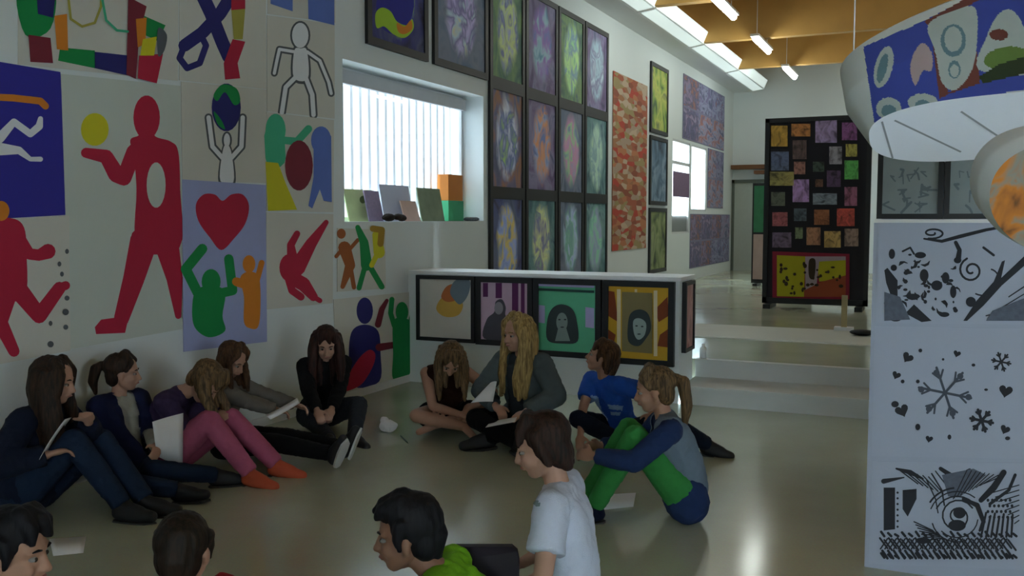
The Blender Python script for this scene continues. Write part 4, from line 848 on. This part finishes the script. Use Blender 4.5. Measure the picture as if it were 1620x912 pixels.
    for pr in prims:
        if pr[0] == 'e': g.ell(H(pr[1]), tuple(x*hs for x in pr[2]), Hd)
        elif pr[0] == 's':                     # lock given wholly in the head frame
            chain(g, [H(p) for p in pr[1]], [r*hs for r in pr[2]])
        else:                                  # lock that hangs: first point in the head frame, then steps (forward, left, up) in an upright frame
            U_ = frame(head[0]); p = H(pr[1]); pts = [p]
            for st in pr[2]: p = p+U_@(V(st)*hs); pts.append(p)
            chain(g, pts, [r*hs for r in pr[3]])
    me = remesh(g, 'hair', .0065, 2, .4); groove(me, .0035*hs, seed, Hd, hc); put(me, 'hair', hm, root, base)
    # ---- clothes
    def legs_of(g, k, length):
        rcone(g, hip[0], (.098+k)*s, hip[1], (.098+k)*s); rcone(g, P, (.1+k)*s, P+d0*.07*s, (.098+k)*s)
        for i in (0, 1):
            chain(g, [hip[i], hip[i]*.6+knee[i]*.4, knee[i]], [(.09+k)*s, (.078+k)*s, (.055+k)*s]) if length == 'long' else chain(g, [hip[i], hip[i]*.55+knee[i]*.45], [(.092+k)*s, (.086+k)*s], flat=True)
            if length == 'long': chain(g, [knee[i], knee[i]*.68+ank[i]*.32, knee[i]*.04+ank[i]*.96], [(.054+k)*s, (.052+k)*s, (.040+k)*s], flat=True)
    def torso_of(g, k, sl, low):
        if low == 2: rcone(g, hip[0], (.104+k)*s, hip[1], (.104+k)*s)
        if low: rcone(g, hip[0]*.9+hip[1]*.1+d0*.03*s, (.100+k)*s, hip[1]*.9+hip[0]*.1+d0*.03*s, (.100+k)*s)
        rcone(g, P+d0*.05*s, (.103+k)*s, waist, (.094+k)*s)
        for q in (-1, 1): rcone(g, waist+T.col[1]*q*.03*s, (.084+k)*s, chest+T.col[1]*q*.05*s+T.col[0]*bust*s, (.087+k)*s)
        si = .0 if sl != 'none' else .16; rcone(g, sh[0].lerp(sh[1], si), (.050+k)*s, sh[1].lerp(sh[0], si), (.050+k)*s); rcone(g, chest+d1*.03*s, (.072+k)*s, nb-d1*.03*s, (.054+k)*s)
        for i in (0, 1):
            if sl == 'long':
                chain(g, [sh[i], sh[i]*.5+elb[i]*.5, elb[i]], [(.050+k)*s, (.045+k)*s, (.040+k)*s]); chain(g, [elb[i], elb[i]*.6+wri[i]*.4, elb[i]*.05+wri[i]*.95], [(.040+k)*s, (.038+k)*s, (.028+k)*s], flat=True)
            elif sl == 'elbow':
                chain(g, [sh[i], sh[i]*.5+elb[i]*.5, elb[i]], [(.050+k)*s, (.046+k)*s, (.042+k)*s]); chain(g, [elb[i], elb[i]*.8+wri[i]*.2], [(.042+k)*s, (.040+k)*s], flat=True)
            elif sl == 'short': chain(g, [sh[i], sh[i]*.62+elb[i]*.38, sh[i]*.36+elb[i]*.64], [(.052+k)*s, (.053+k)*s, (.056+k)*s], flat=True)
    if bottom:
        g = G(); legs_of(g, .010, leglen); me = remesh(g, 'trousers', .009); wrinkle(me, .0035, 22, seed); put(me, 'trousers' if leglen == 'long' else 'shorts', bottom, root, base)
    if top:
        g = G(); torso_of(g, .014, sleeve, toplen); me = remesh(g, 'shirt', .009); wrinkle(me, .0045, 17, seed+5); put(me, 'shirt', top, root, base)
    if extra:
        for nm, m_, k, sl, op in extra:
            g = G(); torso_of(g, k, sl, nm != 'vest'); me = remesh(g, nm, .009)
            if op:                             # open at the front: drop what lies in front of the breast bone
                bm = bmesh.new(); bm.from_mesh(me); dl = []
                for fc in bm.faces:
                    c = fc.calc_center_median()-chest; x, y, z = c.dot(T.col[0]), c.dot(T.col[1]), c.dot(d1)
                    if x > .02*s and abs(y) < op*s*(1.0 if z < 0 else 1.15) and z < .2*s: dl.append(fc)
                bmesh.ops.delete(bm, geom=dl, context='FACES'); bm.to_mesh(me); bm.free()
            wrinkle(me, .0045, 15, seed+9); put(me, nm, m_, root, base)
    if shoes:
        for i in (0, 1):
            fd = V(fdir[i]).normalized(); g = G(); a = ank[i]; sd = fd.cross(UP)
            sd = sd.normalized() if sd.length > .01 else l; un = sd.cross(fd).normalized()
            chain(g, [a+un*.01*s-fd*.015*s, a-fd*.03*s-un*.03*s], [.040*s, .036*s]); chain(g, [a-fd*.025*s-un*.032*s, a+fd*.08*s-un*.035*s, a+fd*.155*s-un*.04*s], [.037*s, .040*s, .032*s]); chain(g, [a+un*.0*s, a+fd*.09*s-un*.022*s], [.038*s, .034*s])
            me = remesh(g, 'shoe', .007); o = put(me, 'shoe', shoes[0], root, base)
            if shoes[1]:
                g = G(); q = a-un*.068*s
                ring = [(-.062, .0), (-.05, .028), (.0, .036), (.07, .042), (.14, .036), (.185, .0), (.14, -.036), (.07, -.042), (.0, -.036), (-.05, -.028)]
                t_ = [q+fd*x*s+sd*y*s for x, y in ring]; b_ = [p-un*.014*s for p in t_]; n = len(ring)
                g.mesh(t_+b_, [tuple(range(n)), tuple(range(n, 2*n))[::-1]]+[(k, (k+1) % n, n+(k+1) % n, n+k) for k in range(n)]); g.build('sole', shoes[1], o)
    return dict(root=root, sh=sh, elb=elb, wri=wri, knee=knee, ank=ank, hc=hc, H=H, T=T, chest=chest, P=P, base=base, hip=hip, Hd=Hd, d1=d1, nb=nb, waist=waist)
# hair styles, in the head frame (forward, left, up), metres for a 1.5 m child
CAP = [('e', (-.030, 0, .048), (.100, .088, .086)), ('e', (-.055, 0, -.005), (.058, .076, .085))]
FRINGE = [('s', [(.02, 0, .122), (.062, .012, .098), (.082, .02, .062)], [.03, .026, .012]), ('s', [(.02, .03, .12), (.05, .05, .09), (.066, .06, .05)], [.03, .025, .012]), ('s', [(.02, -.03, .12), (.055, -.04, .09), (.072, -.05, .055)], [.03, .025, .012])]
SIDEB = [('s', [(.0, q*.078, .06), (.018, q*.079, .02), (.012, q*.08, -.02)], [.022, .016, .008]) for q in (-1, 1)]
def longhair(n, fwd=0.0, spread=.02, r=.034, both=True, z0=.05):
    out = []
    for q in (-1, 1):
        for (x, y) in ((.01, .078), (-.03, .086), (-.07, .07), (-.095, .03)):
            st = [(-.004, q*.012, -.09), (fwd*.5, q*spread*.5, -n*.45), (fwd*.5, -q*spread*.3, -n*.55)]
            out.append(('h', (x, q*y, z0), st, [r*.8, r, r*.95, r*.45]))
    return out
def pony(len_=.2, z=.03, back=.1): return [('s', [(-.09, 0, z), (-.09-back*.4, 0, z+.005)], [.028, .022]), ('h', (-.09-back*.4, 0, z), [(-.035, 0, -.02), (-.02, 0, -len_*.5), (.012, 0, -len_*.5)], [.024, .034, .032, .012])]
SHORT = CAP+[('e', (-.02, 0, .07), (.092, .08, .07))]+SIDEB
HB = hair_mat('dark_brown_hair', '#160f0c', '#3a2618'); HBR = hair_mat('brown_hair', '#2a1b12', '#5c3f28'); HBL = hair_mat('blond_hair', '#6a5530', '#b79a62'); HDB = hair_mat('dark_blond_hair', '#3c2e1e', '#7a6040'); HK = hair_mat('black_hair', '#06060a', '#14141a'); HRB = hair_mat('dark_red_brown_hair', '#180c0a', '#3c1f18')
DEN = cloth('denim', '#1a283e'); DDEN = cloth('dark_denim', '#121a2a'); NAVYJ = cloth('navy', '#151b3a'); BLK = cloth('black', '#0c0d10'); GRY = cloth('grey', '#4f595b'); LGRY = cloth('light_grey', '#8d8f90'); WHC = cloth('white', '#c3cadc', var=.04); PNK = cloth('pink', '#a65570'); BLUT = cloth('royal_blue', '#2450a8'); GRN = cloth('green', '#34803f'); LIM = cloth('lime', '#6fae1c'); BRT = cloth('brown_top', '#2c1710'); REDC = cloth('red', '#9c1c28'); JACK = cloth('denim_jacket', '#22335a')
VESTM = cloth('grey_vest', '#6a7886'); PLAID = cloth('plum_plaid', '#3c2f4c', var=.45, scale=26); BEI = cloth('beige_top', '#655f58'); DGRY = cloth('charcoal', '#2c2f36'); IVO = cloth('ivory', '#98988e')
SHB = mat('black_shoe', (.012, .012, .014), .6); SOLE = mat('white_sole', (.5, .5, .48), .7); SHO = mat('orange_shoe', '#b04a2c', .7); SOLD = mat('dark_sole', (.03, .03, .03), .8)
def A(px, py, z=.055): return FL(px, py, z)
X = lambda px, py, v: AX(px, py, 0, v)
Yp = lambda px, py, v: AX(px, py, 1, v)
def leaf(label, q, m=None, bend=.0, name='paper_sheet', group=None, t=.0012):
    """a sheet of paper given by its four corners, a little curled"""
    q = [V(p) for p in q]; g = G(); n = 6; nn = (q[1]-q[0]).cross(q[3]-q[0]).normalized(); rows = []
    for i in range(n+1):
        u = i/n; b = nn*bend*4*u*(1-u); rows.append((q[0].lerp(q[1], u)+b, q[3].lerp(q[2], u)+b))
    for sgn in (0, 1):
        for a_, b_ in rows: g.v += [a_+nn*t*sgn, b_+nn*t*sgn]
    k = 2*(n+1)
    for i in range(n):
        for o_ in (0, k): g.f.append([o_+2*i, o_+2*i+1, o_+2*i+3, o_+2*i+2]); g.mi.append(0)
        g.f.append([2*i, 2*i+2, k+2*i+2, k+2*i]); g.f.append([2*i+1, 2*i+3, k+2*i+3, k+2*i+1]); g.mi += [0, 0]
    g.f.append([0, 1, k+1, k]); g.f.append([2*n, 2*n+1, k+2*n+1, k+2*n]); g.mi += [0, 0]
    return tag(g.build(name, m or PAPER, smooth=True), label, 'paper', group)
GP_ = 'drawing paper of the seated children'

# 1 far left girl, long dark hair, knees up
p1 = person('girl with long dark hair and dark blue jacket, knees drawn up, sitting farthest left', (-4.33, 3.36, .11), 14, 1.0, lean=4, curve=14, legs=1.16, head=(30, 12, 0),
    feet=[A(232, 795, .075), A(196, 803, .075)], fdir=[(.8, .35, 0), (.9, .2, 0)], kpole=[(.5, .3, 1), (.5, .2, 1)],
    hands=[X(140, 668, -4.0), X(75, 720, -4.05)], epole=[(0, .6, -1), (-.3, -1, -.6)], hpalm=[(0, 0, -1), (.5, .5, -.5)],
    hair=(HB, CAP+longhair(.36, .05, .03, .038)+[('s', [(.0, .05, .11), (.05, .075, .06), (.055, .085, -.03)], [.03, .024, .018]), ('s', [(.0, -.05, .11), (.045, -.08, .06), (.05, -.09, -.04)], [.03, .028, .026])]),
    top=NAVYJ, bottom=DEN, shoes=(SHB, SOLD), seed=1, extra=[('jacket', cloth('dark_blue_jacket', '#131a2c'), .024, 'long', 0)])
a_ = p1['knee']; leaf('white sheet leaning on the drawn up thighs of the girl farthest left', [X(62, 728, -4.02), X(103, 664, -3.92), X(113, 661, -4.1), X(74, 722, -4.16)], bend=.006, group=GP_)
# 2 ponytail girl, denim jacket
p2 = person('girl with ponytail and open navy jacket over ivory top, looking right, second from left', (-4.27, 3.95, .105), -4, .90, lean=-12, curve=8, legs=1.1, head=(38, 4, 0),
    feet=[A(345, 752, .07), A(285, 776, .07)], fdir=[(.8, .7, 0), (.9, .3, .1)], kpole=[(.9, -.5, .12), (.6, -.8, .12)],
    hands=[X(246, 706, -4.02), X(232, 738, -4.05)], epole=[(-.2, .7, -.8), (0, -1, -.6)], hpalm=[(0, -.6, -.6), (0, .3, -1)],
    hair=(HB, CAP+pony(.16, .05, .1)+[('s', [(.0, .03, .125), (.05, .06, .08), (.03, .08, .03)], [.03, .02, .012]), ('s', [(.0, -.03, .125), (.05, -.06, .08), (.03, -.08, .03)], [.03, .02, .012])]),
    top=IVO, bottom=DEN, shoes=(SHB, SOLD), seed=2, extra=[('jacket', NAVYJ, .026, 'long', .055)])
leaf('large white sheet held upright by the ponytail girl beside the pink trousers', [X(241, 668, -3.98), X(290, 654, -3.93), X(289, 742, -3.93), X(248, 722, -3.98)], bend=.008, group=GP_)
# 3 leaning girl, plum plaid, pink trousers
p3 = person('girl in plum plaid shirt and pink trousers bending her head over her knees', (-4.17, 4.19, .11), 14, 1.0, lean=-18, curve=50, legs=1.1, head=(20, 54, 0), neck=(.7, .2, .3),
    feet=[A(440, 737, .065), A(398, 752, .065)], fdir=[(.9, .25, -.1), (.9, .1, -.1)], kpole=[(.4, .2, 1), (.4, .1, 1)],
    hands=[X(352, 652, -3.95), X(316, 640, -4.02)], epole=[(0, .8, -.5), (0, -1, -.4)], hpalm=[(.2, -.3, -1), (.2, .3, -1)],
    hair=(HDB, CAP+FRINGE+longhair(.16, .07, .0, .03)), top=PLAID, bottom=PNK, shoes=(SHO, SOLD), seed=3)
# 4 girl behind, beige grey top, legs stretched
p4 = person('girl with brown hair and beige top writing on a sheet, behind the pink trousers', (-4.16, 4.71, .10), 12, .92, lean=-24, curve=24, slean=-6, legs=1.12, head=(5, 30, 0),
    feet=[A(585, 712, .09), A(566, 722, .09)], fdir=[(.35, .1, .9), (.45, -.1, .85)], kpole=[(.2, 0, 1), (.2, 0, 1)],
    hands=[X(470, 642, -3.86), X(436, 648, -3.95)], epole=[(0, .8, -.6), (0, -1, -.5)], hpalm=[(.2, -.5, -.8), (.2, .3, -1)],
    hair=(HBR, CAP+longhair(.17, .03, .01, .03)+[('s', [(.0, .02, .125), (.05, .05, .09), (.05, .08, .03)], [.03, .024, .014]), ('s', [(.0, -.02, .125), (.05, -.055, .09), (.045, -.085, .03)], [.03, .024, .016])]),
    top=BEI, bottom=BLK, shoes=(SHB, SOLE), seed=4)
leaf('small white sheet tilted in the hands of the girl in the beige top', [X(420, 657, -3.93), X(470, 630, -3.84), X(474, 638, -3.80), X(428, 664, -3.88)], bend=.006, group=GP_)
# 5 girl in black
p5 = person('girl with long dark hair dressed in black, sitting by the wall below the dancing figures', (-4.14, 5.66, .11), -38, .96, lean=8, curve=16, head=(-52, 26, 0),
    feet=[A(560, 690, .06), A(528, 706, .06)], fdir=[(.8, -.3, -.1), (.8, -.6, -.1)], kpole=[(.6, .6, .9), (.2, -.9, .5)],
    hands=[FL(522, 658, .19), FL(505, 664, .19)], epole=[(.2, .6, -.5), (-.5, -.6, -.5)], hpalm=[(-.2, -.2, -1), (.2, .2, -1)], curl=(.9, .9),
    hair=(HRB, CAP+FRINGE+longhair(.30, .03, .02, .036)), top=BLK, bottom=DGRY, shoes=(SHB, SOLD), seed=5)
# 6 girl in brown top, cross legged
p6 = person('girl in brown sleeveless top and shorts, cross legged, head bent low, beside the parapet', (-3.26, 6.02, .11), -64, .97, lean=20, curve=20, head=(-58, 50, -8), neck=(.35, -.45, .55),
    feet=[Yp(690, 672, 5.72), Yp(735, 676, 5.70)], fdir=[(-.5, -.5, -.1), (.6, -.4, -.1)], kpole=[(.9, -.35, .25), (-.95, -.35, .2)],
    hands=[Yp(742, 650, 5.78), Yp(728, 656, 5.72)], epole=[(1, .2, -.2), (-1, -.1, .0)], hpalm=[(-.3, 0, -1), (.3, 0, -1)], curl=(.8, .8),
    hair=(HDB, CAP+FRINGE+longhair(.2, .05, .0, .03)), top=BRT, bottom=BLK, leglen='short', sleeve='none', shoes=None, skin='warm', seed=6)
# 7 blonde in grey cardigan
p7 = person('blonde with very long hair and grey cardigan, cross legged against the parapet', (-2.60, 5.94, .115), -100, 1.05, lean=2, curve=4, head=(-118, 6, 0),
    feet=[Yp(770, 692, 5.56), Yp(820, 700, 5.5)], fdir=[(-.8, -.4, -.1), (.7, -.4, -.1)], kpole=[(.95, -.4, .35), (-.95, -.4, .35)],
    hands=[Yp(832, 652, 5.62), Yp(784, 642, 5.66)], epole=[(1, .1, -.3), (-1, .1, -.3)], hpalm=[(-.2, 0, -1), (.2, 0, -1)], curl=(.7, .7),
    hair=(HBL, CAP+longhair(.36, .05, .02, .036)+[('s', [(.0, .03, .125), (.05, .06, .08), (.045, .085, .0)], [.03, .024, .02]), ('s', [(.0, -.03, .125), (.05, -.06, .08), (.045, -.085, .0)], [.03, .024, .02]),
        ('h', (.035, .085, .0), [(.0, .01, -.1), (.03, -.02, -.16), (.0, -.01, -.12)], [.022, .03, .032, .012]), ('h', (.035, -.085, .0), [(.0, -.01, -.1), (.03, .02, -.16), (.0, .01, -.12)], [.022, .03, .032, .012])]),
    top=cloth('charcoal_top', '#33383c'), bottom=BLK, shoes=(SHB, SOLD), seed=7, extra=[('cardigan', GRY, .026, 'long', .06)])
leaf('white sheet standing on the lap of the blonde in the cardigan', [Yp(745, 638, 5.60), Yp(780, 636, 5.62), Yp(786, 604, 5.72), Yp(776, 606, 5.74)], bend=.006, group=GP_)
leaf('white sheet lying across the dark legs of the blonde in the cardigan', [Yp(768, 677, 5.44), Yp(815, 668, 5.44), Yp(818, 660, 5.56), Yp(776, 668, 5.56)], group=GP_)
# 8 blue T-shirt
p8 = person('child in royal blue T-shirt with pale print, head turned up to the left', (-1.92, 6.02, .105), -112, .93, lean=17, curve=12, head=(-168, -16, 0), twist=-6, legs=1.1,
    feet=[A(1122, 705, .07), Yp(985, 700, 5.6)], fdir=[(.9, .1, -.15), (.6, -.3, -.1)], kpole=[(.7, -.6, .5), (-.7, -.6, .4)],
    hands=[Yp(1030, 655, 5.72), Yp(918, 690, 5.62)], epole=[(1, .2, -.4), (-1, .2, .0)], hpalm=[(-.3, -.3, -1), (.2, .2, -1)],
    hair=(HBR, SHORT+FRINGE[1:2]+[('s', [(-.05, q*.075, .05), (-.06, q*.078, -.02), (-.07, q*.06, -.08)], [.03, .028, .018]) for q in (-1, 1)]+[('s', [(-.09, 0, .0), (-.1, 0, -.08)], [.05, .03])]),
    top=BLUT, sleeve='short', bottom=DDEN, shoes=(SHB, SOLD), skin='warm', seed=8)
# 9 green trousers, vest
p9 = person('girl with ponytail, grey vest over denim jacket and green trousers, hugging her knees', (-1.15, 4.69, .11), 203, .95, lean=6, curve=16, legs=1.23, head=(196, 10, 0), neck=(-.24, -.1, .9),
    feet=[A(938, 806, .07), FL(926, 788, .07)], fdir=[(-.9, -.4, -.1), (-.9, -.4, -.1)], kpole=[(-.3, -.15, 1), (-.3, .1, 1)],
    hands=[Yp(940, 722, 4.40), X(950, 705, -1.62)], epole=[(.1, -.6, -.6), (.1, .8, -.6)], hpalm=[(.3, .5, -.3), (.3, -.5, -.3)], curl=(.8, .8),
    hair=(HDB, CAP+pony(.25, .05, .1)+[('s', [(.0, q*.03, .125), (.05, q*.06, .08), (.02, q*.08, .03)], [.03, .02, .012]) for q in (-1, 1)]),
    top=JACK, bottom=GRN, toplen=2, shoes=(cloth('dark_navy_shoe', '#12182c'), SOLD), skin='warm', seed=9, extra=[('vest', VESTM, .026, 'none', .05)])
# 10 white T-shirt, foreground
p10 = person('boy with thick brown hair in white T-shirt upright in front, back half turned', (-1.06, 2.80, .285), 190, .87, lean=2, curve=8, head=(200, 16, 0),
    feet=[V((-.92, 2.66, .07)), V((-.90, 2.88, .07))], fdir=[(.95, 0, -.3), (.95, 0, -.3)], kpole=[(-1, 0, -.1), (-1, 0, -.1)],
    hands=[V((-1.22, 2.60, .36)), V((-1.30, 2.94, .34))], epole=[(.6, -.5, -.2), (.6, .5, -.2)], hpalm=[(0, 0, -1), (0, 0, -1)],
    hair=(HBR if False else hair_mat('chestnut_hair', '#140d0a', '#38221a'), CAP+[('s', [(.02, q*.03, .115), (.055, q*.04, .085), (.07, q*.05, .04)], [.03, .02, .011]) for q in (-1, 0, 1)]+[('e', (-.06, 0, -.03), (.055, .074, .07))]+[('s', [(-.0, q*.076, .06), (-.005, q*.08, .0), (-.02, q*.074, -.05)], [.028, .024, .016]) for q in (-1, 1)]+[('s', [(-.075, q*.03, -.02), (-.078, q*.03, -.08)], [.036, .026]) for q in (-1, 1)]),
    top=WHC, sleeve='short', bottom=DDEN, shoes=(SHB, SOLD), seed=10, vox=.006)
# 11 lime shirt, profile
p11 = person('boy with short black hair and lime green shirt, seen in profile at the bottom edge', (-1.14, 2.38, .16), 196, .90, lean=10, curve=26, neck=(-.85, -.25, .4), head=(203, 6, 0),
    feet=[V((-1.58, 2.18, .06)), V((-1.60, 2.40, .06))], fdir=[(-.4, .9, -.1), (-.4, -.9, -.1)], kpole=[(-.4, -1, .4), (-.4, 1, .4)],
    hands=[V((-1.52, 2.15, .24)), V((-1.54, 2.38, .24))], epole=[(.2, -1, -.3), (.2, 1, -.3)], hpalm=[(0, 0, -1), (0, 0, -1)],
    hair=(HK, CAP+SIDEB+[('e', (-.022, 0, .078), (.098, .082, .066)), ('s', [(.0, .0, .125), (.055, 0, .108), (.088, 0, .092)], [.036, .03, .014]), ('s', [(.0, .035, .12), (.055, .035, .1), (.08, .034, .08)], [.03, .026, .013]), ('s', [(.0, -.035, .12), (.055, -.035, .1), (.08, -.034, .08)], [.03, .026, .013]), ('s', [(-.085, 0, .0), (-.078, 0, -.075)], [.05, .03])]),
    top=LIM, sleeve='short', bottom=DDEN, shoes=(SHB, SOLD), skin='brown', seed=11, vox=.006)
# 12 back of a head, red
p12 = person('child with cropped brown hair seen from behind at the bottom edge, red sleeve raised', (-1.88, 1.85, .09), 112, .86, lean=8, curve=12, head=(114, 6, 0),
    feet=[V((-2.0, 2.2, .06)), V((-1.76, 2.2, .06))], fdir=[(.8, .5, -.1), (-.8, .5, -.1)], kpole=[(-1, .2, .4), (1, .4, .4)],
    hands=[V((-1.98, 2.14, .28)), V((-1.90, 2.10, .25))], epole=[(-1, -.2, -.2), (0, 0, 1)], hpalm=[(0, 0, -1), (0, 0, -1)],
    hair=(hair_mat('cropped_brown_hair', '#120d09', '#2c1f14'), SHORT+[('s', [(-.085, 0, .0), (-.078, 0, -.07)], [.055, .036])]), top=REDC, sleeve='long', bottom=DDEN, shoes=(SHB, SOLD), skin='warm', seed=12, vox=.006)
# 13 dark head bottom left
p13 = person('child with dark hair at the bottom left corner, face turned right', (-2.38, 1.62, .10), 30, .92, lean=6, curve=12, head=(24, 8, 0),
    feet=[V((-2.22, 1.92, .06)), V((-2.10, 1.52, .06))], fdir=[(.3, -.9, -.1), (.3, .9, -.1)], kpole=[(.2, 1, .4), (.5, -1, .4)],
    hands=[V((-2.2, 1.88, .26)), V((-2.12, 1.62, .26))], epole=[(-.2, 1, -.3), (.1, -1, -.3)], hpalm=[(0, 0, -1), (0, 0, -1)],
    hair=(HK, SHORT+FRINGE+[('s', [(-.085, 0, .0), (-.08, 0, -.07)], [.055, .036])]), top=cloth('maroon', '#3a1418'), sleeve='long', bottom=DDEN, shoes=(SHB, SOLD), skin='warm', seed=13, vox=.006)

# ---------------------------------------------------------------- small things on the floor
def flatleaf(label, px, z=.002): return leaf(label, [FL(x, y, z) for x, y in px], group=GP_)
flatleaf('white sheet lying on the floor near the dark head at bottom left', [(78, 853), (136, 849), (132, 875), (84, 880)])
flatleaf('white sheet lying on the floor under the green trousers', [(940, 784), (1006, 780), (1002, 802), (944, 808)])
g = G(); c = FL(614, 684, 0); rnd = random.Random(3)
g.ell((c.x, c.y, .045), (.07, .05, .045), nu=18, nv=12); g.ell((c.x-.05, c.y+.03, .075), (.035, .03, .03), nu=14, nv=9)
for v in g.v: v += V((noise.noise(v*30), noise.noise(v*30+V((5,1,2))), .5*noise.noise(v*30+V((2,7,1)))))*.014; v.z = max(.001, v.z)
tag(g.build('crumpled_paper', PAPER), 'crumpled white paper on the floor by the bare knee of the girl in brown', 'paper')
# pen on the floor near it
g = G(); a = FL(634, 690, .006); b = FL(646, 702, .006); g.tube([a, a.lerp(b, .8), b], [.005, .005, .001], 8); tag(g.build('pen', mat('green_pen', '#2c4a3a', .5), smooth=True), 'dark green pen on the floor beside the crumpled paper', 'pen')
# dark low chair behind the lime shirt
c = CP+ray(766, 900)*2.95; x_, y_ = c.x, c.y
r = empty('low_chair', (x_, y_, 0), 'dark low chair back rising between the lime shirt and the white T-shirt', 'chair')
DK = mat('dark_plum_plastic', '#221a24', .6); CH = mat('dark_steel', (.05, .05, .055), .4, metal=.6)
Rz = frame(24.5); W = lambda p: V((x_, y_, 0))+Rz@V(p)        # local x to the right of the picture, y away
g = G(); zt = AX(768, 866, 1, y_).z; zb = zt-.26; n = 12; vs = []; prof = [(-.105, zb), (.105, zb), (.112, zt-.05), (.106, zt-.018), (.088, zt), (-.088, zt), (-.106, zt-.018), (-.112, zt-.05)]
for yy in (-.014, .014): vs += [W((x, yy+.10*(x/.11)**2*.2, z)) for x, z in prof]
m_ = len(prof); g.mesh(vs, [tuple(range(m_)), tuple(range(m_, 2*m_))[::-1]]+[(k, (k+1) % m_, m_+(k+1) % m_, m_+k) for k in range(m_)]); g.build('backrest', DK, r)
g = G(); q = [W((-.11, .02, .27)), W((.11, .02, .27)), W((.10, .28, .265)), W((-.10, .28, .265))]; g.slab(q, (0,0,1), .02); g.build('seat', DK, r)
for sx in (-.11, .11):
    g = G(); g.tube([W((sx*.85, .27, 0)), W((sx*.85, .25, .27))], .010); g.build('leg', CH, r)
    g = G(); g.tube([W((sx*.85, .0, 0)), W((sx*.85, .03, .28)), W((sx*.8, .022, zb+.05))], .010); g.build('leg', CH, r)
# flat prints on the shirts
def print_on(per, part, m, polys):
    o = [c for c in per['root'].children if c.name.split('.')[0] == part][0]; o.data.materials.append(m); k = len(o.data.materials)-1; b = wloc(o)
    for f in o.data.polygons:
        d = f.center+b-CP
        if f.normal.dot(d) < 0:
            w = d.dot(CF); u, v = 810+FPX*d.dot(CR)/w, 456-FPX*d.dot(CU)/w
            if any(inside(u, v, q) for q in polys): f.material_index = k
print_on(p8, 'shirt', mat('pale_print', '#7f9cc0', .85), [[(934,626),(946,628),(952,650),(962,664),(958,674),(944,664),(936,648)],[(962,641),(986,642),(984,650),(964,648)],[(966,652),(982,653),(980,658),(967,657)]])
print_on(p10, 'shirt', mat('sleeve_print', '#6f8088', .85), [ellpts(848,797,6,5)])
print_on(p2, 'shirt', mat('dark_print', '#3a3f48', .85), [[(194,704),(216,702),(216,711),(195,712)]])
